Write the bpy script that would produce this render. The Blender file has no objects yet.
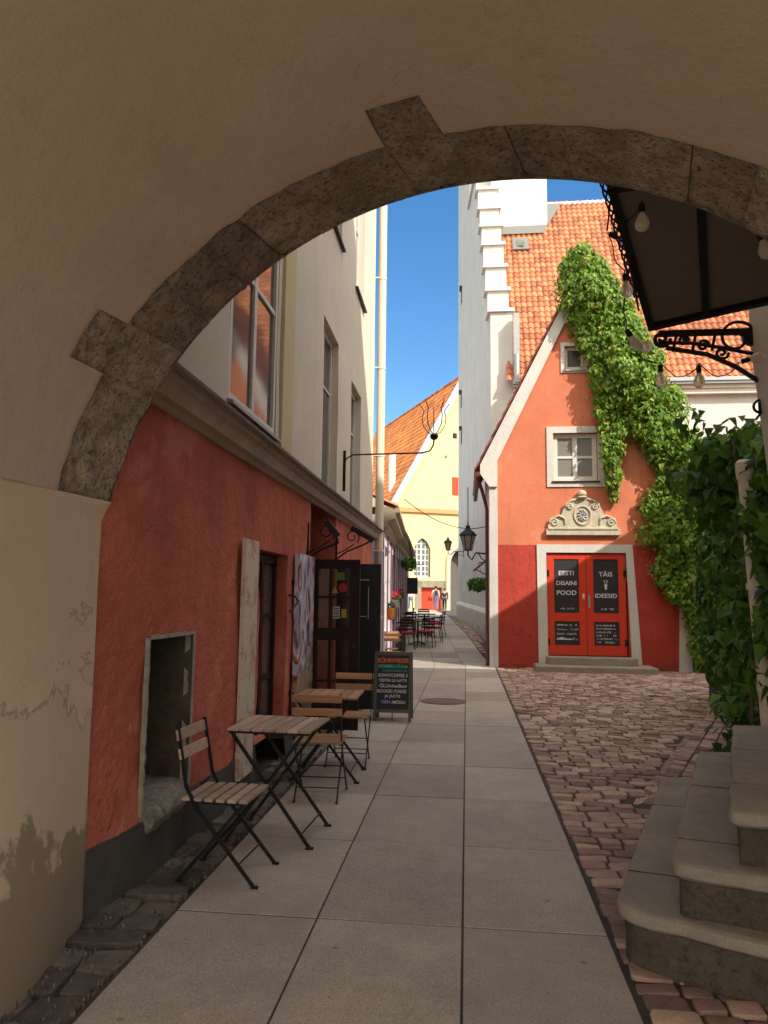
import bpy, bmesh, math, random
import numpy as np
from mathutils import Vector, Matrix, noise as mn
R_ = math.radians
rng = np.random.default_rng(7); random.seed(7)
SC = bpy.context.scene; COL = SC.collection
# ------------------------------------------------------------------ camera
YAW, PIT, ROL = R_(6.4), R_(6.6), R_(0.7)
fwd = Vector((-math.sin(YAW)*math.cos(PIT), math.cos(YAW)*math.cos(PIT), math.sin(PIT)))
r0 = Vector((math.cos(YAW), math.sin(YAW), 0)); u0 = r0.cross(fwd)
rt = r0*math.cos(ROL)+u0*math.sin(ROL); up = u0*math.cos(ROL)-r0*math.sin(ROL)
cd = bpy.data.cameras.new('camera'); cam = bpy.data.objects.new('camera', cd); COL.objects.link(cam)
M = Matrix((rt, up, -fwd)).transposed().to_4x4(); M.translation = Vector((0, 0, 1.6)); cam.matrix_world = M
cd.sensor_fit = 'HORIZONTAL'; cd.sensor_width = 36; cd.lens = 740/768*36; cd.clip_start = .05; cd.clip_end = 2000
SC.camera = cam
# ------------------------------------------------------------------ light
SUN_AZ, SUN_EL = 50, 40        # azimuth from -Y towards +X
W = bpy.data.worlds.new('World'); SC.world = W; W.use_nodes = True
nt = W.node_tree; sky = nt.nodes.new('ShaderNodeTexSky'); sky.sky_type = 'NISHITA'; sky.sun_disc = False
sky.sun_elevation = R_(SUN_EL); sky.sun_rotation = R_(180-SUN_AZ); sky.dust_density = .3; sky.ozone_density = 2.5; sky.air_density = 1.1
hs_ = nt.nodes.new('ShaderNodeHueSaturation'); hs_.inputs['Saturation'].default_value = 1.3; hs_.inputs['Value'].default_value = .68; nt.links.new(sky.outputs[0], hs_.inputs['Color'])
# bright cloud added in the unseen southern sky to lift shade, clear blue north
tcw = nt.nodes.new('ShaderNodeTexCoord'); dt = nt.nodes.new('ShaderNodeVectorMath'); dt.operation = 'DOT_PRODUCT'; dt.inputs[1].default_value = (.25, -.75, .6); nt.links.new(tcw.outputs['Generated'], dt.inputs[0])
nz = nt.nodes.new('ShaderNodeTexNoise'); nz.inputs['Scale'].default_value = 2.5; nz.inputs['Detail'].default_value = 6; nt.links.new(tcw.outputs['Generated'], nz.inputs['Vector'])
ad = nt.nodes.new('ShaderNodeMath'); ad.operation = 'MULTIPLY_ADD'; ad.inputs[1].default_value = .5; nt.links.new(nz.outputs['Fac'], ad.inputs[0]); nt.links.new(dt.outputs['Value'], ad.inputs[2])
mp_ = nt.nodes.new('ShaderNodeMapRange'); mp_.inputs[1].default_value = .32; mp_.inputs[2].default_value = .85; nt.links.new(ad.outputs[0], mp_.inputs[0])
mxw = nt.nodes.new('ShaderNodeMix'); mxw.data_type = 'RGBA'; mxw.inputs[7].default_value = (9.6, 9.0, 8.0, 1); nt.links.new(mp_.outputs[0], mxw.inputs[0]); nt.links.new(hs_.outputs[0], mxw.inputs[6])
nt.links.new(mxw.outputs[2], nt.nodes['Background'].inputs[0]); nt.nodes['Background'].inputs[1].default_value = .15
sl = bpy.data.lights.new('sun', 'SUN'); so = bpy.data.objects.new('sun', sl); COL.objects.link(so)
sl.energy = 3.0; sl.angle = R_(.5); sl.color = (1, .93, .82)
sd = Vector((math.sin(R_(SUN_AZ))*math.cos(R_(SUN_EL)), -math.cos(R_(SUN_AZ))*math.cos(R_(SUN_EL)), math.sin(R_(SUN_EL))))
so.rotation_euler = sd.to_track_quat('Z', 'Y').to_euler(); so.location = sd*60
vs = SC.view_settings; vs.view_transform = 'Standard'; vs.look = 'None'; vs.exposure = 1.0; vs.gamma = 1; vs.use_curve_mapping = False
SC.render.engine = 'CYCLES'
cy = SC.cycles; cy.use_denoising = True; cy.max_bounces = 8; cy.diffuse_bounces = 6; cy.glossy_bounces = 3; cy.transmission_bounces = 4; cy.transparent_max_bounces = 8; cy.sample_clamp_indirect = 6
try: cy.use_adaptive_sampling = True; cy.adaptive_threshold = .02
except Exception: pass

# ------------------------------------------------------------------ helpers
def tag(o, label=None, cat=None, group=None, kind=None):
    if label: o['label'] = label
    if cat: o['category'] = cat
    if group: o['group'] = group
    if kind: o['kind'] = kind
    return o
def wloc(o):
    v = Vector((0, 0, 0))
    while o is not None: v += o.location; o = o.parent
    return v
def empty(name, loc, label=None, cat=None, group=None, rz=0):
    o = bpy.data.objects.new(name, None); o.empty_display_size = .2; COL.objects.link(o); o.location = loc; o.rotation_euler = (0, 0, rz)
    return tag(o, label, cat, group)
def copy_tree(o, parent=None):
    c = o.copy(); COL.objects.link(c); c.parent = parent
    for ch in list(o.children): copy_tree(ch, c)
    return c
class MB:
    def __init__(s): s.v = []; s.f = []; s.c = []; s.cur = .5; s.smooth = False; s.log = []
    def add(s, vs, fs):
        s.log.append((len(s.v), len(s.f))); b = len(s.v); s.v += [tuple(v) for v in vs]; s.f += [tuple(i+b for i in f) for f in fs]; s.c += [s.cur]*len(fs); return s
    def box(s, x0, x1, y0, y1, z0, z1, bev=0):
        if bev <= 0:
            return s.add([(x0,y0,z0),(x1,y0,z0),(x1,y1,z0),(x0,y1,z0),(x0,y0,z1),(x1,y0,z1),(x1,y1,z1),(x0,y1,z1)],
                  [(0,3,2,1),(4,5,6,7),(0,1,5,4),(1,2,6,5),(2,3,7,6),(3,0,4,7)])
        bm = bmesh.new(); bmesh.ops.create_cube(bm, size=1)
        for v in bm.verts: v.co = Vector(((x0+x1)/2+v.co.x*(x1-x0), (y0+y1)/2+v.co.y*(y1-y0), (z0+z1)/2+v.co.z*(z1-z0)))
        bmesh.ops.bevel(bm, geom=bm.edges[:], offset=bev, segments=2, affect='EDGES', profile=.6)
        return s.addbm(bm)
    def addbm(s, bm, M=None):
        bm.verts.index_update(); s.add([(M @ v.co if M else v.co) for v in bm.verts], [[v.index for v in f.verts] for f in bm.faces]); bm.free(); return s
    def bar(s, p, q, w, h=None, upv=(0,0,1), ext=0):
        p = Vector(p); q = Vector(q); d = (q-p).normalized(); p = p-d*ext; q = q+d*ext; h = h or w
        a = d.cross(Vector(upv)); a = a.normalized() if a.length > 1e-4 else Vector((1,0,0)); b = a.cross(d)
        vs = []
        for o in (p, q):
            for i, j in ((-1,-1),(1,-1),(1,1),(-1,1)): vs.append(o+a*i*w/2+b*j*h/2)
        return s.add(vs, [(0,3,2,1),(4,5,6,7),(0,1,5,4),(1,2,6,5),(2,3,7,6),(3,0,4,7)])
    def tube(s, pts, r, n=8, cap=True):
        pts = [Vector(p) for p in pts]; m = len(pts); rr = r if hasattr(r, '__len__') else [r]*m
        vs = []; prev = None
        for i, p in enumerate(pts):
            d = (pts[min(i+1, m-1)]-pts[max(i-1, 0)]).normalized()
            if prev is None:
                a = d.cross(Vector((0,0,1)));  a = a if a.length > .05 else d.cross(Vector((1,0,0)))
            else: a = prev-d*prev.dot(d)
            a.normalize(); prev = a; b = d.cross(a)
            for k in range(n):
                t = 2*math.pi*k/n; vs.append(p+(a*math.cos(t)+b*math.sin(t))*rr[i])
        fs = [(i*n+k, i*n+(k+1)%n, (i+1)*n+(k+1)%n, (i+1)*n+k) for i in range(m-1) for k in range(n)]
        if cap: fs += [tuple(range(n))[::-1], tuple((m-1)*n+k for k in range(n))]
        return s.add(vs, fs)
    def lathe(s, prof, c=(0,0,0), n=20):
        c = Vector(c); m = len(prof); vs = [c+Vector((r*math.cos(2*math.pi*k/n), r*math.sin(2*math.pi*k/n), z)) for r, z in prof for k in range(n)]
        fs = [(i*n+k, i*n+(k+1)%n, (i+1)*n+(k+1)%n, (i+1)*n+k) for i in range(m-1) for k in range(n)]
        fs += [tuple(range(n))[::-1], tuple((m-1)*n+k for k in range(n))]
        return s.add(vs, fs)
    def prism(s, poly, f, d):
        """poly: 2D pts; f(a,b,t)->3D; t=0..d"""
        n = len(poly); vs = [f(a, b, 0) for a, b in poly]+[f(a, b, d) for a, b in poly]
        return s.add(vs, [tuple(range(n))[::-1], tuple(range(n, 2*n))]+[(i, (i+1)%n, n+(i+1)%n, n+i) for i in range(n)])
    def pieces(s, name, mat, parent=None, per=1, **k):
        L_ = s.log+[(len(s.v), len(s.f))]; out = []
        for i in range(0, len(s.log), per):
            (v0, f0), (v1, f1) = L_[i], L_[min(i+per, len(L_)-1)]; m = MB(); m.v = s.v[v0:v1]; m.f = [tuple(j-v0 for j in f) for f in s.f[f0:f1]]; m.c = s.c[f0:f1]; m.smooth = s.smooth; out.append(m.build(name, mat, parent, **k))
        return out
    def build(s, name, mat, parent=None, smooth=None, local=False):
        me = bpy.data.meshes.new(name); o = bpy.data.objects.new(name, me); COL.objects.link(o)
        off = np.array(wloc(parent)) if (parent is not None and not local) else np.zeros(3)
        V = np.array(s.v, float).reshape(-1, 3)-off
        me.from_pydata([tuple(v) for v in V], [], s.f)
        at = me.attributes.new('rnd', 'FLOAT', 'FACE'); at.data.foreach_set('value', np.array(s.c, dtype=np.float32))
        me.materials.append(mat)
        bm = bmesh.new(); bm.from_mesh(me); bmesh.ops.recalc_face_normals(bm, faces=bm.faces[:]); bm.to_mesh(me); bm.free()
        if smooth or s.smooth:
            for p in me.polygons: p.use_smooth = True
            if smooth != 'all':
                try: me.set_sharp_from_angle(angle=R_(38))
                except Exception: pass
        if parent is not None: o.parent = parent
        return o
def fill(mb, P, N):  # helper: grid of points P[i][j] -> quads
    b = [p for row in P for p in row]; n = len(P[0])
    mb.add(b, [(i*n+j, i*n+j+1, (i+1)*n+j+1, (i+1)*n+j) for i in range(len(P)-1) for j in range(n-1)])
def ns(x, y, z=0, s=1.): return mn.noise(Vector((x*s, y*s, z*s)))
def wall(mb, f, u0, u1, z0, z1, ops=(), res=.25, amp=.006, ns_=1.3, back=None):
    """f(u,z,d): world point, d = outward offset. ops: (u0,u1,z0,z1,depth)"""
    def cuts(a, b, extra):
        c = sorted(set([a, b]+[e for e in extra if a < e < b])); out = []
        for i in range(len(c)-1):
            k = max(1, int(math.ceil((c[i+1]-c[i])/res))); out += [c[i]+(c[i+1]-c[i])*j/k for j in range(k)]
        return out+[b]
    us = cuts(u0, u1, [e for o in ops for e in o[:2]]); zs = cuts(z0, z1, [e for o in ops for e in o[2:4]])
    idx = {}; V = []
    def P(u, z):
        k = (round(u, 5), round(z, 5))
        if k not in idx:
            p = Vector(f(u, z, 0)); d = amp*(ns(p.x+7, p.y, p.z, ns_)+.5*ns(p.x, p.y+9, p.z, ns_*3)); idx[k] = len(V); V.append(f(u, z, d))
        return idx[k]
    F = []
    for i in range(len(us)-1):
        for j in range(len(zs)-1):
            a, b = us[i], us[i+1]; c, d = zs[j], zs[j+1]; m, n = (a+b)/2, (c+d)/2
            if any(o[0] < m < o[1] and o[2] < n < o[3] for o in ops): continue
            F.append((P(a, c), P(b, c), P(b, d), P(a, d)))
    for o in ops:
        a, b, c, d, dp = o
        ring = [(u, c) for u in us if a <= u <= b]+[(b, z) for z in zs if c < z <= d]+[(u, d) for u in reversed(us) if a <= u < b]+[(a, z) for z in reversed(zs) if c < z < d]
        ring2 = [p for p in ring if u0 <= p[0] <= u1 and z0 <= p[1] <= z1]
        n = len(ring2)
        bk = []
        for u, z in ring2: bk.append(len(V)); V.append(f(u, z, -dp))
        for i in range(n):
            j = (i+1) % n; F.append((P(*ring2[i]), P(*ring2[j]), bk[j], bk[i]))
    mb.add(V, F)
def text(body, size, mat, parent, mtx, name='lettering', ext=.0015, sx=1., bold=0.):
    c = bpy.data.curves.new(name, 'FONT'); c.body = body; c.size = size; c.extrude = ext; c.align_x = 'CENTER'; c.offset = bold; c.resolution_u = 3
    t = bpy.data.objects.new(name, c); COL.objects.link(t)
    dg = bpy.context.evaluated_depsgraph_get(); me = bpy.data.meshes.new_from_object(t.evaluated_get(dg)); bpy.data.objects.remove(t)
    me.transform(mtx @ Matrix.Diagonal((sx, 1, 1, 1))); me.materials.clear(); me.materials.append(mat)
    return me
def texts(items, mat, parent, name='lettering'):
    """items: (body,size,mtx,sx,bold) joined into one mesh"""
    bm = bmesh.new()
    for body, size, mtx, sx, bold in items:
        me = text(body, size, mat, parent, mtx, sx=sx, bold=bold); bm.from_mesh(me); bpy.data.meshes.remove(me)
    me = bpy.data.meshes.new(name); bm.to_mesh(me); bm.free(); me.materials.clear(); me.materials.append(mat)
    for p in me.polygons: p.material_index = 0
    o = bpy.data.objects.new(name, me); COL.objects.link(o); o.parent = parent; return o

# ------------------------------------------------------------------ materials
def nodes(name):
    m = bpy.data.materials.new(name); m.use_nodes = True; t = m.node_tree; b = t.nodes['Principled BSDF']; return m, t, b
def N(t, k, **kw):
    n = t.nodes.new(k)
    for a, v in kw.items():
        if a in n.inputs: n.inputs[a].default_value = v
        else: setattr(n, a, v)
    return n
def L(t, a, b): t.links.new(a, b)
def coords(t): return N(t, 'ShaderNodeNewGeometry').outputs['Position']
def noise_(t, vec, scale, detail=6, rough=.6, dist=0):
    n = N(t, 'ShaderNodeTexNoise'); n.inputs['Scale'].default_value = scale; n.inputs['Detail'].default_value = detail; n.inputs['Roughness'].default_value = rough; n.inputs['Distortion'].default_value = dist
    L(t, vec, n.inputs['Vector']); return n.outputs['Fac']
def ramp(t, fac, stops, interp='LINEAR'):
    r = N(t, 'ShaderNodeValToRGB'); cr = r.color_ramp; cr.interpolation = interp
    while len(cr.elements) < len(stops): cr.elements.new(.5)
    for e, (p, c) in zip(cr.elements, stops): e.position = p; e.color = (*c, 1) if len(c) == 3 else c
    L(t, fac, r.inputs[0]); return r.outputs[0]
def mix(t, fac, a, b, mode='MIX'):
    n = N(t, 'ShaderNodeMix', data_type='RGBA', blend_type=mode)
    for s, v in ((0, fac), (6, a), (7, b)):
        if hasattr(v, 'links'): L(t, v, n.inputs[s])
        else: n.inputs[s].default_value = (*v, 1) if (hasattr(v, '__len__') and len(v) == 3) else v
    return n.outputs[2]
def mapr(t, v, a, b, c=0, d=1):
    n = N(t, 'ShaderNodeMapRange'); L(t, v, n.inputs[0])
    for i, x in enumerate((a, b, c, d)): n.inputs[i+1].default_value = x
    return n.outputs[0]
def mth(t, op, a, b=0.):
    n = N(t, 'ShaderNodeMath', operation=op)
    for i, v in enumerate((a, b)):
        if hasattr(v, 'links'): L(t, v, n.inputs[i])
        else: n.inputs[i].default_value = v
    return n.outputs[0]
def bump(t, b, h, s, d=.01):
    n = N(t, 'ShaderNodeBump'); n.inputs['Strength'].default_value = s; n.inputs['Distance'].default_value = d; L(t, h, n.inputs['Height']); L(t, n.outputs[0], b.inputs['Normal'])
def sc3(c, k): return tuple(max(0, min(1, x*k)) for x in c)
def plaster(name, c, dirt=(.25,.2,.15), dirt_z=None, var=.12, bs=.5, bscale=14, patch=None, stain=.25, rough=.92):
    m, t, b = nodes(name); P = coords(t)
    n1 = noise_(t, P, 1.1, 5, .6); n2 = noise_(t, P, 7, 6, .65); n3 = noise_(t, P, 60, 4, .6)
    col = mix(t, mapr(t, n1, .35, .65), sc3(c, 1-var), sc3(c, 1+var*.6))
    col = mix(t, mapr(t, n2, .45, .75, 0, .5), col, sc3(c, 1-var*1.6))
    if name == 'vault_plaster': col = mix(t, mapr(t, noise_(t, P, .55, 4, .6, .3), .42, .62, 0, .6), col, (.50, .44, .30)); col = mix(t, mapr(t, noise_(t, P, 2.3, 9, .7, .6), .60, .66, 0, .22), col, (.36, .29, .22)); cr = noise_(t, P, .8, 9, .62, .8); col = mix(t, mth(t, 'MULTIPLY', mapr(t, cr, .500, .5012), mapr(t, cr, .5036, .5024, 0, .35)), col, (.22, .17, .13))
    if patch:
        n4 = noise_(t, P, .9, 8, .6, .4); col = mix(t, mapr(t, n4, .56, .6, 0, .8), col, patch)
    col = mix(t, mapr(t, n3, .42, .62, 0, .22), col, sc3(c, .72)); n5 = noise_(t, P, 150, 3, .8); col = mix(t, mapr(t, n5, .5, .65, 0, .16), col, sc3(c, 1.25))
    # vertical streaks of dirt
    sp = N(t, 'ShaderNodeMapping'); sp.inputs['Scale'].default_value = (5, 5, .35); L(t, P, sp.inputs[0])
    ns1 = noise_(t, sp.outputs[0], 1, 5, .6); col = mix(t, mapr(t, ns1, .55, .8, 0, stain), col, dirt)
    if dirt_z is not None:
        x = N(t, 'ShaderNodeSeparateXYZ'); L(t, P, x.inputs[0])
        z = mth(t, 'ADD', x.outputs[2], mapr(t, noise_(t, P, 2.2, 8, .65), .2, .8, -.5, .5))
        zp = mth(t, 'ADD', x.outputs[2], mapr(t, noise_(t, P, 1.3, 10, .62, .5), .2, .8, -.75, .75)); col = mix(t, mapr(t, zp, dirt_z+.52, dirt_z+.49, 0, .75), col, sc3(c, .82)); col = mix(t, mth(t, 'MULTIPLY', mapr(t, zp, dirt_z+.53, dirt_z+.51, 0, 1), mapr(t, zp, dirt_z+.47, dirt_z+.50, 0, .6)), col, sc3(c, .35))
        col = mix(t, mapr(t, z, dirt_z, dirt_z-.06, 0, .7), col, dirt)
    L(t, col, b.inputs['Base Color']); b.inputs['Roughness'].default_value = rough; b.inputs['Specular IOR Level'].default_value = .25
    h = mth(t, 'ADD', mth(t, 'MULTIPLY', noise_(t, P, bscale, 6, .6), 1.), mth(t, 'MULTIPLY', n3, .25)); bump(t, b, h, bs, .05 if 'red_pl' in name else .02)
    return m
def stone(name, c, var=.25, scale=6, bs=.6, rnd=0., pits=False, rough=.9, speck=.0, dist=.02, mott=False, stains=False):
    m, t, b = nodes(name); P = coords(t)
    n1 = noise_(t, P, scale, 8, .7); n2 = noise_(t, P, scale*9, 5, .7)
    col = mix(t, mapr(t, n1, .3, .7), sc3(c, 1-var), sc3(c, 1+var)); col = mix(t, mapr(t, n2, .4, .8, 0, .35), col, sc3(c, .6))
    if mott:
        q_ = noise_(t, P, 28, 8, .75, .6); col = mix(t, mapr(t, q_, .50, .62, 0, .8), col, sc3(c, .32)); q2 = noise_(t, P, 16, 8, .7, .3); col = mix(t, mapr(t, q2, .58, .70, 0, .6), col, sc3(c, 1.9))
    if speck:
        v = noise_(t, P, 130, 3, .85); col = mix(t, mapr(t, v, .52, .66, 0, speck), col, sc3(c, 1.7)); v2 = noise_(t, P, 95, 4, .85); col = mix(t, mapr(t, v2, .54, .66, 0, speck*1.3), col, sc3(c, .5)); v3 = noise_(t, P, 3.5, 5, .7); col = mix(t, mapr(t, v3, .5, .7, 0, .35), col, sc3(c, .72))
    if stains:
        vo2 = N(t, 'ShaderNodeTexVoronoi'); vo2.inputs['Scale'].default_value = 2.6; L(t, P, vo2.inputs['Vector']); col = mix(t, mapr(t, vo2.outputs['Distance'], .05, .03, 0, .55), col, sc3(c, .35))
        col = mix(t, mapr(t, noise_(t, P, .8, 9, .7, .7), .53, .62, 0, .35), col, sc3(c, .6)); col = mix(t, mapr(t, noise_(t, P, 5, 9, .75, .7), .60, .68, 0, .4), col, sc3(c, .55)); col = mix(t, mapr(t, noise_(t, P, 26, 3, .6), .70, .73, 0, .6), col, sc3(c, .3))
    if rnd:
        a = N(t, 'ShaderNodeAttribute', attribute_name='rnd'); hs = N(t, 'ShaderNodeHueSaturation'); L(t, col, hs.inputs['Color']); L(t, mapr(t, a.outputs['Fac'], 0, 1, 1-rnd, 1+rnd), hs.inputs['Value'])
        L(t, mapr(t, a.outputs['Fac'], 0, 1, .485, .515), hs.inputs['Hue']); col = hs.outputs[0]
    L(t, col, b.inputs['Base Color']); b.inputs['Roughness'].default_value = rough
    h = mth(t, 'ADD', n1, mth(t, 'MULTIPLY', n2, .4))
    if pits:
        vo = N(t, 'ShaderNodeTexVoronoi'); vo.inputs['Scale'].default_value = scale*6; L(t, P, vo.inputs['Vector']); h = mth(t, 'ADD', h, mapr(t, vo.outputs['Distance'], 0, .35, -.5, 0))
    bump(t, b, h, bs, dist); return m
def metal(name, c, rough=.5, met=.0, bs=.1):
    m, t, b = nodes(name); P = coords(t); n = noise_(t, P, 25, 4, .6)
    L(t, mix(t, n, sc3(c, .75), sc3(c, 1.25)), b.inputs['Base Color']); b.inputs['Roughness'].default_value = rough; b.inputs['Metallic'].default_value = met; b.inputs['Specular IOR Level'].default_value = .22
    L(t, mapr(t, n, .3, .7, rough-.1, rough+.12), b.inputs['Roughness']); bump(t, b, noise_(t, P, 120, 3), bs, .003); return m
def wood(name, c, axis='Y', rough=.6, var=.35):
    m, t, b = nodes(name); tc = N(t, 'ShaderNodeTexCoord'); mp = N(t, 'ShaderNodeMapping'); mp.inputs['Scale'].default_value = {'X': (2, 30, 30), 'Y': (30, 2, 30), 'Z': (30, 30, 2)}[axis]; L(t, tc.outputs['Object'], mp.inputs[0])
    n = noise_(t, mp.outputs[0], 1.3, 7, .65, .8); a = N(t, 'ShaderNodeAttribute', attribute_name='rnd')
    col = mix(t, mapr(t, n, .3, .75), sc3(c, 1+var), sc3(c, 1-var)); hs = N(t, 'ShaderNodeHueSaturation'); L(t, col, hs.inputs['Color']); L(t, mapr(t, a.outputs['Fac'], 0, 1, .75, 1.25), hs.inputs['Value'])
    L(t, hs.outputs[0], b.inputs['Base Color']); b.inputs['Roughness'].default_value = rough; bump(t, b, n, .3, .004); return m
def tile(name, c, c2):
    m, t, b = nodes(name); P = coords(t); a = N(t, 'ShaderNodeAttribute', attribute_name='rnd')
    col = ramp(t, a.outputs['Fac'], [(0, sc3(c2, .8)), (.25, c2), (.6, c), (1, sc3(c, 1.25))]); col = mix(t, mapr(t, noise_(t, P, 9, 6, .7), .5, .8, 0, .5), col, (.16, .09, .06))
    L(t, col, b.inputs['Base Color']); b.inputs['Roughness'].default_value = .75; bump(t, b, noise_(t, P, 40, 4), .2, .01); return m
def leafm(name, stops, trans=.4):
    m, t, b = nodes(name); a = N(t, 'ShaderNodeAttribute', attribute_name='rnd')
    P = coords(t); col = ramp(t, a.outputs['Fac'], stops); L(t, col, b.inputs['Base Color']); b.inputs['Roughness'].default_value = .45; b.inputs['Specular IOR Level'].default_value = .35
    tr = N(t, 'ShaderNodeBsdfTranslucent'); L(t, mix(t, 1., col, (1., 1., .45), 'MULTIPLY'), tr.inputs[0]); mx = N(t, 'ShaderNodeMixShader'); mx.inputs[0].default_value = trans
    out = t.nodes['Material Output']; L(t, b.outputs[0], mx.inputs[1]); L(t, tr.outputs[0], mx.inputs[2]); L(t, mx.outputs[0], out.inputs[0]); return m
def glassm(name, c=(.03,.035,.04), rough=.06):
    m, t, b = nodes(name); b.inputs['Base Color'].default_value = (*c, 1); b.inputs['Roughness'].default_value = rough; b.inputs['Specular IOR Level'].default_value = .9
    P = coords(t); bump(t, b, noise_(t, P, 2.5, 2), .02, .02); return m
def flat(name, c, rough=.8):
    m, t, b = nodes(name); P = coords(t); n = noise_(t, P, 18, 5, .6); L(t, mix(t, n, sc3(c, .82), sc3(c, 1.15)), b.inputs['Base Color']); b.inputs['Roughness'].default_value = rough; return m

m_vault = plaster('vault_plaster', (.62, .50, .41), var=.10, bs=.5, bscale=9, stain=.08)
m_pwall = plaster('passage_wall_plaster', (.70, .57, .41), dirt=(.20, .165, .12), dirt_z=.55, var=.1, bs=.45, bscale=7, patch=(.62, .49, .38), stain=.12)
m_arch = stone('arch_stone', (.46, .37, .28), var=.55, scale=6, bs=1., rnd=.25, pits=True, dist=.06, mott=True)
m_red = plaster('red_plaster', (.58, .16, .105), dirt=(.22, .06, .04), var=.22, bs=1., bscale=11, stain=.4, patch=(.66, .24, .16))
m_plinth = plaster('dark_plinth', (.085, .08, .075), dirt=(.2, .18, .15), var=.3, bs=.8, bscale=12, stain=.3)
m_facade = plaster('grey_cream_plaster', (.66, .585, .475), dirt=(.33, .29, .24), var=.07, bs=.2, stain=.2)
m_yellowpil = plaster('pale_yellow_plaster', (.62, .52, .30), var=.06, bs=.2, stain=.2)
m_white = plaster('white_plaster', (.62, .605, .56), dirt=(.40, .37, .31), var=.10, bs=.35, stain=.55)
m_white2 = plaster('aged_white_plaster', (.66, .62, .54), dirt=(.36, .32, .27), var=.08, bs=.3, stain=.3, dirt_z=.6)
m_orange = plaster('orange_plaster', (.64, .205, .11), dirt=(.4, .13, .08), var=.12, bs=.35, stain=.4, patch=(.66, .25, .15))
m_dkred = plaster('dark_red_plaster', (.46, .06, .04), dirt=(.2, .05, .04), var=.2, bs=.4, stain=.45, dirt_z=.12)
m_church = plaster('church_yellow_plaster', (.70, .60, .29), dirt=(.5, .42, .22), var=.06, bs=.2, stain=.25)
m_band = plaster('orange_cornice_plaster', (.66, .30, .14), var=.1, bs=.2)
m_shop = plaster('pale_blue_plaster', (.62, .62, .66), var=.06, bs=.2)
m_purple = flat('purple_trim', (.22, .07, .12))
m_slab = stone('granite_slab', (.34, .29, .25), var=.2, scale=1.3, bs=.6, rnd=.17, speck=1., stains=True, rough=.8, dist=.003)
m_cob = stone('cobble_granite', (.33, .215, .17), var=.35, scale=9, bs=.7, rnd=.45, speck=.4, rough=.8, dist=.008)
m_rub = stone('rough_granite', (.12, .10, .083), var=.5, scale=8, bs=.7, rnd=.35, rough=.75)
m_step = stone('step_limestone', (.28, .24, .19), var=.28, scale=3, bs=.4, rnd=.12, speck=.3, dist=.008)
m_riser = stone('grimy_shaded_riser_stone', (.08, .063, .045), var=.45, scale=5, bs=.7, speck=.2, mott=True)  # riser grime, with deep shade also put into the dark colour
m_dirt = stone('joint_dirt', (.05, .042, .034), var=.4, scale=12, bs=.5)
m_iron = metal('black_iron', (.012, .012, .013), .45)
m_dkpaint = metal('dark_brown_paint', (.020, .009, .007), .6)
m_panel = metal('charcoal_panel', (.022, .022, .026), .4)
m_zinc = metal('zinc_sheet', (.36, .38, .38), .5, .4)
m_zinc2 = metal('dull_grey_sheet', (.17, .17, .155), .6)
m_pipe = metal('cream_pipe_paint', (.66, .58, .46), .5)
m_winw = metal('white_window_paint', (.66, .65, .60), .5)
m_dooro = metal('orange_red_door_paint', (.60, .055, .025), .4)
m_slat = wood('oiled_slat_wood', (.34, .21, .12), 'Y'); m_slatx = wood('oiled_slat_wood_across', (.36, .19, .09), 'X')
m_slatb = wood('bleached_slat_wood', (.40, .29, .21), 'Y')
m_timber = wood('weathered_timber', (.42, .37, .30), 'Z', .8, .3); m_frame = wood('dark_frame_wood', (.10, .085, .07), 'Z', .6)
m_tile = tile('clay_roof_tile', (.46, .155, .065), (.31, .095, .04)); m_tiled = tile('old_red_tile', (.36, .08, .05), (.22, .05, .035)); m_tilec = tile('church_roof_tile', (.72, .25, .06), (.55, .18, .05))
m_glass = glassm('window_glass', (.075, .08, .065)); m_curt = glassm('curtained_glass', (.22, .22, .19), .15); m_dark = flat('dark_interior', (.012, .011, .010))
m_chalk = flat('chalkboard', (.018, .018, .02), .6)
m_cw = flat('chalk_white', (.62, .60, .66)); m_co = flat('chalk_orange', (.75, .17, .06)); m_cg = flat('chalk_green', (.10, .50, .32)); m_cb = flat('chalk_blue', (.30, .28, .70)); m_ct = flat('chalk_teal', (.10, .33, .32))
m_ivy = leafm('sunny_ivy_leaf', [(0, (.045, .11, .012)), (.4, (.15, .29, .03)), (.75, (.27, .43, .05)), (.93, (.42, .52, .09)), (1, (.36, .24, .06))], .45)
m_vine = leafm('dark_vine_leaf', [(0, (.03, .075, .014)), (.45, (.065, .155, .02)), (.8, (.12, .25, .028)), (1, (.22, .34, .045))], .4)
m_stem = wood('vine_bark', (.13, .09, .06), 'Z', .9)
m_relief = stone('carved_limestone', (.50, .45, .34), var=.25, scale=7, bs=.4)
m_redp = flat('red_fabric', (.42, .02, .05)); m_green = flat('green_sticker', (.10, .17, .03)); m_yel = flat('yellow_sticker', (.40, .26, .04)); m_rsign = flat('red_sticker', (.36, .02, .03)); m_wst = flat('white_sticker', (.4, .38, .34))
m_opot = flat('orange_pot', (.75, .22, .04)); m_skin = flat('skin', (.45, .27, .19)); m_black = flat('black_cloth', (.02, .02, .025)); m_blue = flat('blue_denim', (.10, .16, .27)); m_lt = flat('pale_cloth', (.55, .53, .50)); m_brn = flat('brown_hair', (.06, .035, .02))
m_cable = flat('cable_rubber', (.03, .028, .026)); m_lampgl = glassm('lantern_glass', (.25, .22, .16), .2)
def bulbmat():
    m, t, b = nodes('frosted_bulb_glass'); b.inputs['Base Color'].default_value = (.85, .78, .62, 1); b.inputs['Transmission Weight'].default_value = .5; b.inputs['Roughness'].default_value = .15; b.inputs['IOR'].default_value = 1.2; return m
m_bulb = bulbmat()
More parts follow.
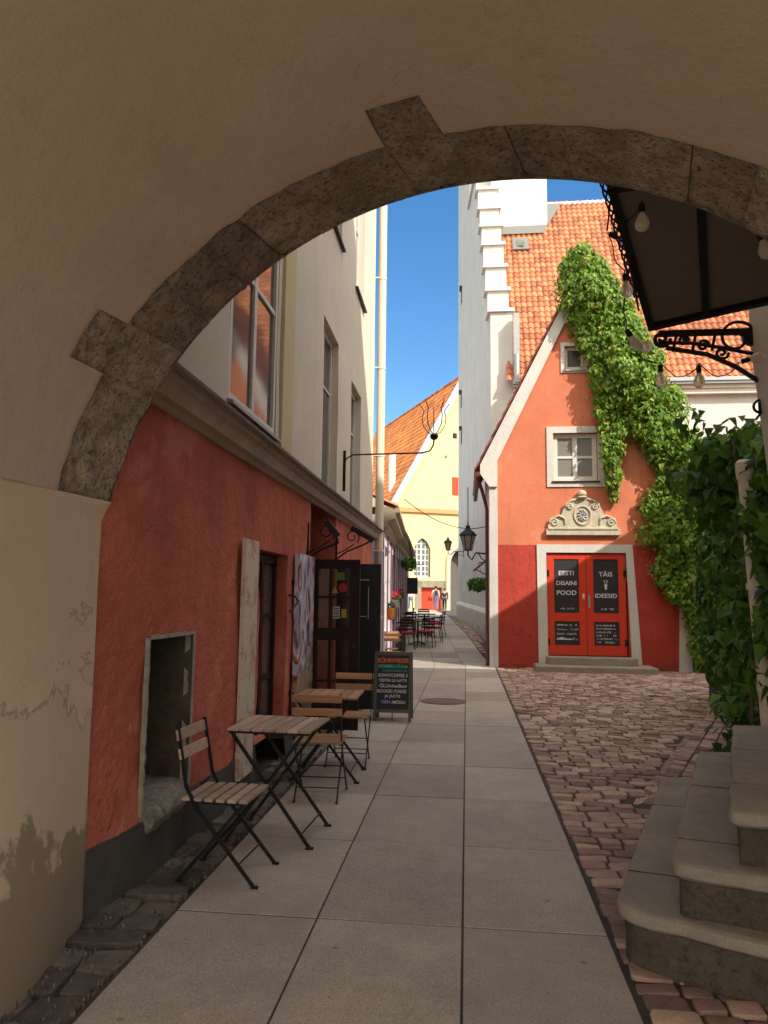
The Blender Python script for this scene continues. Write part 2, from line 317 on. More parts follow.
def clearglass():
    m, t, b = nodes('clear_door_glass'); tr = N(t, 'ShaderNodeBsdfTransparent'); tr.inputs[0].default_value = (.75, .75, .72, 1); gl = N(t, 'ShaderNodeBsdfGlossy'); gl.inputs['Roughness'].default_value = .08
    fr = N(t, 'ShaderNodeFresnel'); fr.inputs[0].default_value = 1.6; mx = N(t, 'ShaderNodeMixShader'); L(t, fr.outputs[0], mx.inputs[0]); L(t, tr.outputs[0], mx.inputs[1]); L(t, gl.outputs[0], mx.inputs[2]); L(t, mx.outputs[0], t.nodes['Material Output'].inputs[0]); return m
m_clear = clearglass()
def mural():
    m, t, b = nodes('painted_shutter_mural'); P = coords(t); mp = N(t, 'ShaderNodeMapping'); mp.inputs['Scale'].default_value = (1, 1, .6); L(t, P, mp.inputs[0])
    n = noise_(t, mp.outputs[0], 2.3, 2, .5, 1.6)
    c = ramp(t, n, [(0, (.05, .04, .06)), (.36, (.24, .08, .16)), (.42, (.36, .42, .56)), (.49, (.60, .62, .66)), (.54, (.68, .40, .40)), (.575, (.38, .20, .09)), (.62, (.16, .04, .07)), (.67, (.45, .5, .60))], 'CONSTANT')
    x = N(t, 'ShaderNodeSeparateXYZ'); L(t, P, x.inputs[0]); z = mth(t, 'ADD', x.outputs[2], mapr(t, n, .3, .7, -.4, .4))
    c = mix(t, mapr(t, z, .95, .75, 0, .85), c, ramp(t, noise_(t, mp.outputs[0], 6, 3, .5, 1.5), [(0, (.30, .19, .09)), (.5, (.22, .12, .05)), (.58, (.10, .03, .03))], 'CONSTANT'))
    L(t, c, b.inputs['Base Color']); b.inputs['Roughness'].default_value = .5; return m
m_mural = mural()
def shutterm():
    m, t, b = nodes('worn_cream_shutter_paint'); P = coords(t); n = noise_(t, P, 7, 6, .65, .5)
    c = mix(t, mapr(t, n, .5, .6, 0, .8), (.60, .54, .44), (.45, .20, .17)); c = mix(t, mapr(t, noise_(t, P, 30, 4), .66, .7, 0, .9), c, (.05, .03, .03))
    L(t, c, b.inputs['Base Color']); b.inputs['Roughness'].default_value = .6; return m
m_shut = shutterm()

# ------------------------------------------------------------------ ground
def g(y):
    if y < 20: return 0.
    if y < 27: t = (y-20)/7; return .35*t*t*(3-2*t)*.5+.35*t*.5
    if y < 38: t = (y-27)/11; return .35+.33*t
    return .68
mb = MB(); ys = list(np.arange(-60, 20, 8))+list(np.arange(20, 40, 1.5))+list(np.arange(41, 160, 12))+[400, 900]
fill(mb, [[(x, y, g(y)-.035) for x in (-900, -60, -12, -4, 0, 4, 12, 60, 900)] for y in ys], None)
tag(mb.build('ground', m_dirt), kind='structure')
def slabs():
    mb = MB(); xs = [-1.475, -.745, -.02, .675]; bands = []
    y = -5.55
    rows = []
    while y < 3.8: rows.append(y); y += 1.19
    rows = [v-rows[-1]+3.86-1.19 for v in rows]+[3.86, 5.06, 6.22, 7.38, 8.5, 9.7, 10.85, 12.0, 13.15, 14.3, 15.5, 16.7, 17.9]
    while rows[-1] < 60: rows.append(rows[-1]+1.2)
    for i in range(len(rows)-1):
        y0, y1 = rows[i], rows[i+1]
        for k in range(3):
            bend = lambda y: -.078*max(0, y-18)
            g_ = .0055; j = random.uniform(-.0015, .003); o1 = random.uniform(-.02, .02) if k != 1 else 0
            x0, x1 = xs[k]+g_, xs[k+1]-g_; mb.cur = random.random()
            a, b = y0+.006, y1-.006
            top = j
            e = .0015
            P = [(x0, a), (x1, a), (x1, b), (x0, b)]
            lo = [(x+bend(y_), y_, g(y_)-.05) for x, y_ in P]; mi = [(x+bend(y_), y_, g(y_)+top-e) for x, y_ in P]
            cx, cy_ = (x0+x1)/2, (a+b)/2
            ti = [(x+bend(y_)+(e if x < cx else -e), y_+(e if y_ < cy_ else -e), g(y_)+top) for x, y_ in P]
            mb.add(lo+mi+ti, [(0,1,5,4),(1,2,6,5),(2,3,7,6),(3,0,4,7),(4,5,9,8),(5,6,10,9),(6,7,11,10),(7,4,8,11),(8,9,10,11)])
    tag(mb.build('pavement_slabs', m_slab), kind='structure')
slabs()
mb = MB(); fill(mb, [[(x-.078*max(0, y-18), y, g(y)-.003) for x in (-1.49, -.75, 0, .685)] for y in [-6]+list(np.arange(0, 60, 1.0))], None)
tag(mb.build('joint_sand', m_dirt), kind='structure')
def cobble(mb, cx, cy, w, l, ang, h, zb=-.035, rgh=.055):
    ca, sa = math.cos(ang), math.sin(ang); mb.cur = random.random()
    rs = [(1., 0), (1., .84), (.955, .975), (.88, 1.0)]; n = 8; vs = []
    jit = [1+random.uniform(-rgh, rgh*.4) for _ in range(n)]; tx, ty = random.uniform(-.006, .006), random.uniform(-.006, .006)
    cor = [(-1,-.80),(-.86,-1),(.86,-1),(1,-.80),(1,.80),(.86,1),(-.86,1),(-1,.80)]
    gz = g(cy)
    for r, hz in rs:
        for (a, b), jj in zip(cor, jit):
            x = a*w/2*r*jj; y = b*l/2*r*jj; z = zb+(h-zb)*hz+tx*a*hz+ty*b*hz
            vs.append((cx+x*ca-y*sa, cy+x*sa+y*ca, gz+z))
    fs = [(i*n+k, i*n+(k+1)%n, (i+1)*n+(k+1)%n, (i+1)*n+k) for i in range(3) for k in range(n)]+[tuple(3*n+k for k in range(n))]
    mb.add(vs, fs)
def wx0(y): return .80-.096*(y-24)
def cobbles():
    mb = MB(); mb.smooth = True
    mbs = MB(); mbs.add([(.69, 1.5, -.013), (7.3, 1.5, -.013), (7.3, 18.4, -.013), (.69, 18.4, -.013)], [(0,1,2,3)]); tag(mbs.build('yard_sand', stone('yard_joint_sand', (.06, .047, .037), .4, 14, .6)), kind='structure')
    # drain line from (1.35,6.3) to (3.75,12.2) separates two laying directions
    def side(x, y): return (x-1.35)*(12.2-6.3)-(y-6.3)*(3.75-1.35)
    y = 1.6
    while y < 18.3:
        l = random.uniform(.105, .15); x = .685+random.uniform(0, .02)
        while x < 7.2:
            w = random.uniform(.13, .24); cx = x+w/2; yy = y+l/2+.015*math.sin(cx*1.7+y*.3)
            s = side(cx, yy)
            if not (s > 0.28 and yy > 6.2) : 
                if not (abs(s) < .28 and yy > 6.2): cobble(mb, cx, yy, w-.016, l-.016, random.uniform(-.04, .04), random.uniform(-.006, .006))
            x += w
        y += l
    a = math.atan2(12.2-6.3, 3.75-1.35); ca, sa = math.cos(a), math.sin(a)
    for row in range(0, 30):
        t = 0
        while t < 8.5:
            w = random.uniform(.15, .25); o = .10+row*.15; cx = 1.35+(t+w/2)*ca+o*sa; cy = 6.3+(t+w/2)*sa-o*ca
            if side(cx, cy) > .28 and cy > 6.2 and cy < 18 and cx < 7.2: cobble(mb, cx, cy, w-.016, .135, a+random.uniform(-.04, .04), random.uniform(-.005, .005))
            t += w
    t = 0
    while t < 6.2:   # dished drain stones
        w = .17; cobble(mb, 1.35+(t+w/2)*ca, 6.3+(t+w/2)*sa, w-.015, .07, a, -.008); t += w
    # right strip of the lane
    y = 18.3
    while y < 36:
        for k in range(6):
            cx = .70+k*.19-.078*(y-18)+random.uniform(-.01, .01)
            if cx < (.4 if y < 24.2 else wx0(y)-.2): cobble(mb, cx+.09, y, .17, .12, random.uniform(-.1, .1), random.uniform(-.01, .004))
        y += .14
    tag(mb.build('cobblestones', m_cob, smooth='all'), kind='structure')
    mb = MB(); y = 1.2
    while y < 15:
        l = random.uniform(.15, .24); x = -1.98
        if random.random() < .45: cobble(mb, -1.69+random.uniform(-.01, .01), y+l/2, .37, l-.02, random.uniform(-.08, .08), random.uniform(-.012, .006), rgh=.18)
        else:
            s = random.uniform(.15, .22); cobble(mb, -1.88+s/2, y+l/2, s-.01, l-.02, random.uniform(-.1, .1), random.uniform(-.018, .004), rgh=.2); cobble(mb, (-1.88+s-1.49)/2, y+l/2, .38-s, l-.02, random.uniform(-.1, .1), random.uniform(-.015, .004), rgh=.2)
        y += l
    tag(mb.build('gutter_stones', m_rub, smooth='all'), kind='structure')
cobbles()
mb = MB(); mb.smooth = True
for _ in range(520):
    y = 2.6+abs(rng.normal(0, 1))*2.6; x = rng.choice([-1.80+abs(rng.normal(0, .05)), rng.uniform(-1.86, -1.49), -1.50+rng.normal(0, .015)]); w_ = rng.uniform(.004, .012)
    if y < 12: cobble(mb, x, y, w_, w_*rng.uniform(.6, 1), rng.uniform(0, 3), rng.uniform(.0, .008), zb=-.02, rgh=.3)
tag(mb.build('grit', stone('pale_grit', (.13, .11, .085), .4, 20, .4, rnd=.5)), kind='stuff')
mb = MB(); mb.lathe([(.36, .001), (.36, .007), (.33, .008), (.325, .004), (.30, .004), (.295, .008), (.0001, .008)], (-.36, 11.85, .0), 36)
mh = tag(mb.build('manhole_cover', metal('rusty_cast_iron', (.13, .10, .08), .6, .5)), 'round iron manhole cover set in the paving slabs', 'manhole cover')

# ------------------------------------------------------------------ gatehouse with the vaulted passage
A6 = R_(6); GU = Vector((math.cos(A6), -math.sin(A6), 0)); GV = Vector((math.sin(A6), math.cos(A6), 0)); GP = Vector((-1.82, 3.72, 0))
CS, CZ, RR = 1.943, 1.606, 2.07
def gp(s, z, w): return GP+GU*s+GV*w+Vector((0, 0, z))
gate = empty('gatehouse', (0, 3, 0), 'plastered gatehouse with vaulted passage and rough stone arch overhead', 'gatehouse')
T0, T1 = R_(166.5), R_(12)
def arc(t, r): return CS+r*math.cos(t), CZ+r*math.sin(t)
# stone boundary depth as function of angle (quoins reach deeper)
def depth(td):
    for a, b in ((142.0, 149.5), (92.3, 99.6), (41.5, 47.5), (12, 16)):
        if a < td < b: return .73+.02*ns(td*.3, 5)
    return .47+.03*math.sin(td*.06)+.03*ns(td*.09, 2)+.014*ns(td*.35, 7)
def shear(td, w): return td-5.5*w*math.sin(R_(td))**3
joints = [166.5, 157, 149.7, 141.8, 135, 128, 121.5, 114, 107, 99.8, 92.1, 85, 78.5, 71, 63.5, 56, 48, 41, 33, 25, 17, 12]
def arch_geo():
    mb = MB(); mb.smooth = True
    for bi in range(len(joints)-1):
        a, b = joints[bi], joints[bi+1]; mb.cur = random.random(); n = 16; off = random.uniform(-.008, .010)
        rows = []
        for i in range(n+1):
            td = a+(b-a)*i/n; e = min(i, n-i)/n; dd = [0, .004, .02, .06, .12, .18, .24, .3, .36, .42]
            D = .75 if depth((a+b)/2) > .64 else depth(td)
            row = []
            for k in range(25):
                w = -D*k/24
                s, z = arc(R_(shear(td, w)), RR); q = gp(s, z, w)
                r = RR+off+.014*ns(q.x*1, q.y, q.z, 5)+.012*ns(q.x, q.y, q.z, 14)+.007*ns(q.x, q.y, q.z, 32)-.002
                if i in (0, n): r += .009
                if k == 0: r += .010+.02*ns(q.x, q.z, 4, 11)
                if k == 24: r += .035
                s, z = arc(R_(shear(td, w)), r); row.append(gp(s, z, w+.008*ns(q.x, q.z, 3, 6)+(.03*ns(q.x, q.z, 3, 9) if k == 0 else 0)))
            rows.append(row)
        fill(mb, rows, None)
        # front face of the block (seen from the yard) down to wall face
    # front ring
    rows = []
    for i in range(90):
        td = joints[0]+(joints[-1]-joints[0])*i/89; rows.append([gp(*arc(R_(td), RR-.002+dr), .006) for dr in (.0, .15, .32)])
    mb.cur = .5; fill(mb, rows, None)
    return mb.build('stone_arch', m_arch, gate)
arch_geo()
def vault_geo():
    mb = MB(); mb.smooth = True; rows = []
    tds = sorted(set(list(np.arange(12, 172.5, 1.0))+[166.5, 92.2, 92.4, 99.5, 99.7, 141.9, 142.1, 149.4, 149.6, 41.4, 41.6, 47.4, 47.6]), reverse=True)
    tds = [t for t in tds if t <= 166.5]
    for td in tds:
        D = depth(td); row = []
        ws = [D-.012, D-.004, D+.006, D+.03]+list(np.linspace(D+.15, 4.5, 24))
        for k, w in enumerate(ws):
            fd = max(0, 1-max(0, w-D)/1.5) if td < 166.4 else 0; sh = lambda t: t+(shear(t, -w)-t)*fd*min(1, (166.5-t)/10)
            s, z = arc(R_(sh(td)), RR); q = gp(s, z, -w)
            r = RR-.014-.006*ns(q.x, q.y, q.z, 1.2)-.008*ns(q.x, q.y, q.z, .5)-.003*ns(q.x, q.y, q.z, 4)
            if k == 0: r = RR+.02
            if k == 1: r += .006
            s, z = arc(R_(sh(td)), r); row.append(gp(s, z, -w+(.01*ns(q.x, q.z, 1, 9) if k < 3 else 0)))
        rows.append(row)
    fill(mb, rows, None); return mb.build('vault', m_vault, gate)
vault_geo()
def side_walls():
    for sgn in (0, 1):
        mb = MB(); mb.smooth = True; rows = []
        td = 166.5 if not sgn else 12
        s0, ztop = arc(R_(td), RR-.014)
        for z in list(np.linspace(-.05, ztop-.1, 26))+[ztop-.05, ztop-.02, ztop]:
            row = []
            for w in [0.0, .006, .02, .06, .15, .3, .45, .6, .8, 1.0, 1.3, 1.7, 2.2, 2.8, 3.5, 4.5]:
                s = s0; q = gp(s, z, -w); low = max(0, min(1, (1.25-z)/1.25))
                bul = low*low*(3-2*low)*.20*min(1, w/.84)+ .008*ns(q.x, q.y, q.z, 1.5)+.010*low*ns(q.x, q.y, q.z, 4)
                edge = -.02*max(0, 1-w/.02)*(0 if z > ztop-.01 else 1)
                if not sgn: s = s+bul+edge+.02*low-.045*max(0, min(1, (ztop-z-.02)/.06))*max(0, 1-w/.5)
                else: s = s-bul*.4
                row.append(gp(s, z, -w+(.015*ns(z*3, 1, 5) if w == 0 else 0)))
            rows.append(row)
        fill(mb, rows, None); mb.build('side_wall', m_pwall, gate)
side_walls()
def gate_shell():
    mb = MB(); H = 12.5; S0, S1 = -5, 12
    for w in (-.02, -4.5):
        n = 70; up_ = [arc(R_(166.5+(12-166.5)*i/n), RR+(.05 if w > -1 else 0.)) for i in range(n+1)]
        up_ = [(up_[0][0], -.05)]+up_+[(up_[-1][0], -.05)]
        top = []
        for s, z in up_: top.append((s, z))
        # columns from the arch curve to the roof line
        vs = []; fs = []
        for s, z in top: vs += [gp(s, z, w), gp(s, H, w)]
        for i in range(1, len(top)-2): fs.append((2*i, 2*i+2, 2*i+3, 2*i+1))
        mb.add(vs, fs)
        mb.add([gp(S0, -.05, w), gp(top[0][0], -.05, w), gp(top[0][0], H, w), gp(S0, H, w)], [(0, 1, 2, 3)])
        mb.add([gp(top[-1][0], -.05, w), gp(S1, -.05, w), gp(S1, H, w), gp(top[-1][0], H, w)], [(0, 1, 2, 3)])
    for s in (S0, S1): mb.add([gp(s, -.05, -4.5), gp(s, -.05, -.02), gp(s, H, -.02), gp(s, H, -4.5)], [(0, 1, 2, 3)])
    mb.build('outer_wall', m_facade, gate)
    mb = MB(); mb.add([gp(S0, H, -4.5), gp(S1, H, -4.5), gp(S1, H+2.6, -2.3), gp(S0, H+2.6, -2.3), gp(S0, H, 0), gp(S1, H, 0)], [(0,1,2,3),(3,2,5,4),(0,3,4),(1,5,2),(0,4,5,1)])
    mb.build('roof', m_tile, gate)
gate_shell()

# ------------------------------------------------------------------ windows
def window(parent, f, u0, u1, z0, z1, dep, cols, rws, fw=.05, mw=.028, pane=m_glass, frame=m_winw, sill=True, transom=None, sillm=None):
    """f(u,z,d). frame stands dep behind the wall face"""
    mb = MB(); t = .05
    def bx(a, b, c, d, d0, d1):
        P = [f(a, c, d0), f(b, c, d0), f(b, d, d0), f(a, d, d0), f(a, c, d1), f(b, c, d1), f(b, d, d1), f(a, d, d1)]
        mb.add(P, [(0,3,2,1),(4,5,6,7),(0,1,5,4),(1,2,6,5),(2,3,7,6),(3,0,4,7)])
    bx(u0, u0+fw, z0, z1, -dep, -dep+t); bx(u1-fw, u1, z0, z1, -dep, -dep+t); bx(u0+fw, u1-fw, z0, z0+fw, -dep, -dep+t); bx(u0+fw, u1-fw, z1-fw, z1, -dep, -dep+t)
    for i in range(1, cols):
        u = u0+(u1-u0)*i/cols; w_ = mw*(1.8 if (cols == 2 or i*2 == cols) else 1); bx(u-w_/2, u+w_/2, z0+fw, z1-fw, -dep+.004, -dep+t-.006)
    zz = transom or [z0+(z1-z0)*i/rws for i in range(1, rws)]
    for z in zz: bx(u0+fw, u1-fw, z-mw/2, z+mw/2, -dep+.006, -dep+t-.009)
    w = mb.build('window', frame, parent)
    mb = MB(); d = -dep+.02; mb.add([f(u0+fw*.5, z0+fw*.5, d), f(u1-fw*.5, z0+fw*.5, d), f(u1-fw*.5, z1-fw*.5, d), f(u0+fw*.5, z1-fw*.5, d)], [(0,1,2,3)]); mb.build('pane', pane, w)
    if sill:
        mb = MB(); bxs = [f(u0-.05, z0-.04, -dep), f(u1+.05, z0-.04, -dep), f(u1+.05, z0-.002, -dep), f(u0-.05, z0-.002, -dep), f(u0-.05, z0-.06, .06), f(u1+.05, z0-.06, .06), f(u1+.05, z0-.03, .06), f(u0-.05, z0-.03, .06)]
        mb.add(bxs, [(0,3,2,1),(4,5,6,7),(0,1,5,4),(1,2,6,5),(2,3,7,6),(3,0,4,7)]); mb.build('sill', sillm or m_zinc, w)
    return w

# ------------------------------------------------------------------ left building
XL = -1.85
lb = empty('cafe_building', (XL, 9, 0), 'left building, rough red ground floor under pale plastered upper storeys', 'building')
def XU(u): return XL-.075*max(0, 1-max(0, u-3.7)/.5)**1.5
fl = lambda u, z, d: (XU(u)+d, u, z)
mb = MB(); mb.smooth = True
wall(mb, fl, 3.70, 8.60, .30, 2.90, [(4.22, 4.93, .36, 1.34, .02), (6.50, 7.52, .20, 2.02, .22)], .1, .028, 1.1)
wall(mb, fl, 10.35, 14.45, .30, 2.90, [], .15, .02, 1.1)
# recess with the entrance
mb.add([(XL, 8.6, 0), (-2.45, 8.6, 0), (-2.45, 8.6, 2.9), (XL, 8.6, 2.9)], [(0,1,2,3)])
mb.add([(-2.45, 8.6, 0), (-2.45, 10.35, 0), (-2.45, 10.35, 2.9), (-2.45, 8.6, 2.9)], [(0,1,2,3)])
mb.add([(-2.45, 10.35, 0), (XL, 10.35, 0), (XL, 10.35, 2.9), (-2.45, 10.35, 2.9)], [(0,1,2,3)])
mb.add([(XL-.075, 3.70, .20), (-2.2, 3.70, .20), (-2.2, 3.70, 2.9), (XL-.075, 3.70, 2.9)], [(0,1,2,3)])
mb.build('red_wall', m_red, lb)
mb = MB(); mb.smooth = True
def fp(u, z, d): 
    k = max(0, (.30-z)/.35); return (XU(u)+.012+.035*k+d+.02*ns(u*2.1, z*3, 5), u, z)
for a, b in ((3.70, 6.50), (7.52, 8.60), (10.35, 14.45)): wall(mb, fp, a, b, -.05, .30+.0, [], .07, .02, 3)
for a, b in ((3.70, 6.50), (7.52, 8.60), (10.35, 14.45)):
    n = int((b-a)/.07)
    fill(mb, [[(XU(a+(b-a)*i/n)-.03, a+(b-a)*i/n, .318+.02*ns(i*.3, 3)), (XU(a+(b-a)*i/n)+.012+.018*ns(i*.4, 8), a+(b-a)*i/n, .31+.022*ns(i*.37, 3)), fp(a+(b-a)*i/n, .30, 0)] for i in range(n+1)], None)
mb.add([(XL-.03, 3.695, -.05), (-2.2, 3.695, -.05), (-2.2, 3.695, .31), (XL-.06, 3.695, .31)], [(0,1,2,3)])
mb.build('plinth', m_plinth, lb)
# niche back, ragged stone surround and sill
mb = MB(); mb.smooth = True
wall(mb, lambda u, z, d: (XL-.29+d, u, z), 4.20, 4.95, .33, 1.36, [], .06, .06, 3)
for P_ in ([(XL+.005, 4.228, .36), (XL-.30, 4.228, .36), (XL-.30, 4.228, 1.36), (XL+.005, 4.228, 1.36)], [(XL+.005, 4.922, .36), (XL-.30, 4.922, .36), (XL-.30, 4.922, 1.36), (XL+.005, 4.922, 1.36)], [(XL+.005, 4.228, 1.332), (XL-.30, 4.228, 1.332), (XL-.30, 4.922, 1.332), (XL+.005, 4.922, 1.332)]):
    a_, b_, c_, d_ = map(Vector, P_); fill(mb, [[(a_.lerp(b_, i/5).lerp(d_.lerp(c_, i/5), j/14))+Vector((0, ns(i*.7, j*.5, 3), ns(i*.6, j*.6, 8)))*.008*i for j in range(15)] for i in range(6)], None)
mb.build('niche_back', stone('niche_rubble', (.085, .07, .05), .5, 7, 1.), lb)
mb = MB(); mb.smooth = True
def rag(p, q, w, n, seed):
    P = []
    for i in range(n+1):
        t = i/n; y = p[0]+(q[0]-p[0])*t; z = p[1]+(q[1]-p[1])*t; dy, dz = (q[1]-p[1]), -(q[0]-p[0]); l = math.hypot(dy, dz); dy /= l; dz /= l
        ww = w*(1+.5*ns(i*.45, seed)); P.append([(XL-.05, y-dy*ww*.2, z-dz*ww*.2), (XL+.014+.008*ns(i*.5, seed, 2), y, z), (XL+.012, y+dy*ww, z+dz*ww), (XL-.01, y+dy*ww*1.15, z+dz*ww*1.15)])
    fill(mb, P, None)
rag((4.215, .34), (4.215, 1.35), -.020, 40, 1); rag((4.925, 1.345), (4.925, .34), -.022, 40, 5); rag((4.205, 1.337), (4.945, 1.337), -.020, 30, 9)
mb.build('niche_surround', stone('lime_mortar', (.38, .35, .29), .3, 14, 1.), lb)
mb = MB(); mb.smooth = True
P = []
for i in range(60):
    y = 4.215+.725*i/59; tp = min(1, i/6, (59-i)/6); row = []
    for k, (dx, z) in enumerate([(-.30, .415), (-.2, .405), (-.1, .395), (-.03, .385), (.01, .372), (.035, .355), (.052, .33), (.06, .30), (.052, .27), (.03, .235), (.0, .20), (-.05, .17)]):
        row.append((XL+(dx if dx < 0 else dx*tp)+.022*ns(y*9, z*9, 2)+.010*ns(y*30, z*30, 5), y, z+.020*ns(y*8, dx*12, 7)+.008*ns(y*31, dx*31, 9)))
    P.append(row)
fill(mb, P, None); mb.build('niche_sill', stone('rubble_sill', (.27, .24, .20), .5, 9, 1., mott=True), lb)
# first glazed opening: dark window leaf inside
w = window(lb, fl, 6.52, 7.50, .22, 2.0, .15, 2, 3, .07, .05, m_glass, m_dkpaint, sill=False)
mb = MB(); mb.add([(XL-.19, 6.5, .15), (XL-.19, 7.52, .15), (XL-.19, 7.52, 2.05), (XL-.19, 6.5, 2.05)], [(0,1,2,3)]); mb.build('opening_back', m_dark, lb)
# entrance door in the recess
mb = MB(); mb.box(-2.44, -2.39, 8.75, 10.2, .05, 2.5); mb.box(-2.39, -2.37, 8.9, 9.4, .3, 2.2); mb.box(-2.39, -2.37, 9.55, 10.05, .3, 2.2); mb.build('door', m_dkpaint, lb)
mb = MB(); mb.box(-2.45, XL+.02, 8.6, 10.35, -.03, .06, .01); mb.build('doorstep', m_step, lb)
# cornice moulding
mb = MB(); prof = [(0, 2.72), (.03, 2.72), (.05, 2.75), (.10, 2.76), (.13, 2.84), (.17, 2.86), (.17, 2.90), (.19, 2.92), (0, 3.06), (-.05, 3.06)]
ys_ = np.linspace(3.75, 14.55, 40)
fill(mb, [[(XL+a, y, b+.004*ns(y, 2)) for a, b in prof] for y in ys_], None); mb.add([(XL+a, 14.55, b) for a, b in prof], [tuple(range(len(prof)))])
mb.build('cornice', plaster('cornice_plaster', (.40, .33, .27), dirt=(.13, .11, .09), var=.15, stain=.6), lb)
mb = MB(); mb.add([(XL-.02, 3.75, 3.075), (XL+.215, 3.75, 2.92), (XL+.215, 14.6, 2.92), (XL-.02, 14.6, 3.075)], [(0,1,2,3)]); mb.add([(XL+.215, 3.75, 2.895), (XL+.215, 14.6, 2.895), (XL+.215, 14.6, 2.92), (XL+.215, 3.75, 2.92)], [(0,1,2,3)]); mb.build('flashing', m_panel, lb)
ops = [(5.45, 6.90, 3.12, 5.60, .06), (9.17, 10.35, 3.05, 5.27, .16), (11.55, 12.65, 3.05, 5.1, .16), (9.3, 10.4, 6.78, 9, .16), (11.75, 12.8, 6.78, 9, .16), (5.6, 7.0, 6.78, 9, .16)]
mb = MB(); wall(mb, fl, 3.70, 14.4, 2.95, 13.2, ops, .3, .012, .8)
mb.add([(XL, 14.4, 0), (-9, 14.4, 0), (-9, 14.4, 13.2), (XL, 14.4, 13.2)], [(0,1,2,3)]); mb.add([(XL, 3.7, 2.9), (-9, 3.7, 2.9), (-9, 3.7, 13.2), (XL, 3.7, 13.2)], [(0,1,2,3)]); mb.add([(-9, 3.7, 0), (-9, 14.4, 0), (-9, 14.4, 13.2), (-9, 3.7, 13.2)], [(0,1,2,3)])
mb.build('upper_wall', m_facade, lb)
mb = MB(); mb.box(-9.3, XL+.35, 3.6, 14.6, 13.2, 13.45); mb.add([(-9.3, 3.6, 13.46), (XL+.35, 3.6, 13.46), (XL+.35, 14.6, 13.46), (-9.3, 14.6, 13.46), (-5.5, 3.6, 16.5), (-5.5, 14.6, 16.5)], [(0,1,4),(1,2,5,4),(2,3,5),(3,0,4,5)]); mb.build('roof', m_tile, lb)
mb = MB(); mb.box(XL-.01, XL+.035, 7.02, 7.46, 3.06, 13.1); mb.build('pilaster', m_yellowpil, lb)
window(lb, fl, 5.47, 6.88, 3.14, 5.58, .055, 2, 3, .06, .045, transom=[4.35]); window(lb, fl, 9.18, 10.34, 3.06, 5.26, .155, 2, 3, transom=[4.5])
window(lb, fl, 11.56, 12.64, 3.06, 5.09, .155, 2, 3, transom=[4.4])
for a, b in ((9.3, 10.4), (11.75, 12.8), (5.6, 7.0)): window(lb, fl, a+.01, b-.01, 6.79, 8.99, .155, 2, 3, transom=[8.2], sillm=m_panel)
# shutter beside first opening, mural shutter
mb = MB(); mb.box(XL+.02, XL+.06, 5.90, 6.27, .14, 2.07, .004); sh = mb.build('window_shutter', m_shut, None); tag(sh, 'worn cream painted shutter folded back beside the first dark opening', 'shutter')
mb = MB(); mb.box(XL+.03, XL+.085, 7.75, 8.54, .30, 2.06, .004); ms = mb.build('painted_shutter', m_mural, None); tag(ms, 'tall shutter painted with swirling pink, blue and brown shapes', 'shutter')
mb = MB(); mb.bar((XL+.02, 8.545, .33), (XL+.08, 8.545, .33), .02, .05); 
for z in (.6, 1.75): mb.bar((XL-.01, 7.72, z), (XL+.05, 7.80, z), .03, .05)
mb.pieces('hinge', m_iron, ms)
mb = MB()
for z in (.5, 1.7): mb.bar((XL-.01, 6.27, z), (XL+.05, 6.35, z), .03, .05)
mb.pieces('hinge', m_iron, sh)
# shutter stay hook on wall
mb = MB(); mb.tube([(XL-.02, 7.62, 1.62), (XL+.10, 7.50, 1.60), (XL+.16, 7.40, 1.55), (XL+.12, 7.2, 1.45)], .010, 6); tag(mb.build('iron_stay', m_iron), 'bent iron stay hook holding the dark window leaf open', 'hook')
# glazed door leaf standing open (faces camera)
dl = empty('glazed_door', (-1.75, 8.66, 0), 'dark brown glazed door leaf with stickers, standing open towards the lane', 'door')
X0, X1, Z0, Z1, Y0, Y1 = -1.80, -1.245, .08, 2.04, 8.64, 8.69
mb = MB(); mb.box(X0, X0+.06, Y0, Y1, Z0, Z1); mb.box(X1-.12, X1, Y0, Y1, Z0, Z1)
for a, b in ((Z0, .42), (1.10, 1.24), (1.93, Z1), (.62, .645), (1.585, 1.615)): mb.box(X0+.06, X1-.12, Y0+.003, Y1-.003, a, b)
mb.box(X0+.19, X0+.225, Y0+.006, Y1-.006, .42, 1.93); mb.build('door_frame', m_dkpaint, dl)
mb = MB(); mb.box(X0+.05, X1-.11, Y0+.022, Y0+.028, .40, 1.95); mb.build('pane', m_clear, dl)
def sticker(pts, m, nm='sticker'):
    mb = MB(); mb.prism(pts, lambda a, b, t: (a, Y0+.0205-t, b), .002); return mb.build(nm, m, dl)
sticker([(-1.54, 1.80), (-1.43, 1.80), (-1.43, 1.89), (-1.54, 1.89)], m_green)
sticker([(-1.445+.055*math.cos(k*.524), 1.71+.055*math.sin(k*.524)) for k in range(12)], m_rsign)
sticker([(-1.585, 1.645), (-1.50, 1.645), (-1.5425, 1.725)], m_yel); sticker([(-1.46, 1.36), (-1.40, 1.36), (-1.40, 1.46), (-1.46, 1.46)], m_yel)
s_ = sticker([(-1.56, 1.35), (-1.48, 1.35), (-1.48, 1.49), (-1.56, 1.49)], m_wst)
mb = MB()
for k in range(4): mb.box(-1.548, -1.492, Y0+.0165, Y0+.018, 1.37+k*.03, 1.382+k*.03)
mb.build('printed_lines', m_black, s_)
mb = MB(); mb.lathe([(.02, 0), (.02, .01), (.008, .012), (.008, .04), (.022, .05), (.022, .06), (.001, .065)], (0, 0, 0), 12)
mb.v = [(X1-.06+a, Y0-c, 1.02+b) for a, b, c in mb.v]; mb.build('handle', m_iron, dl)
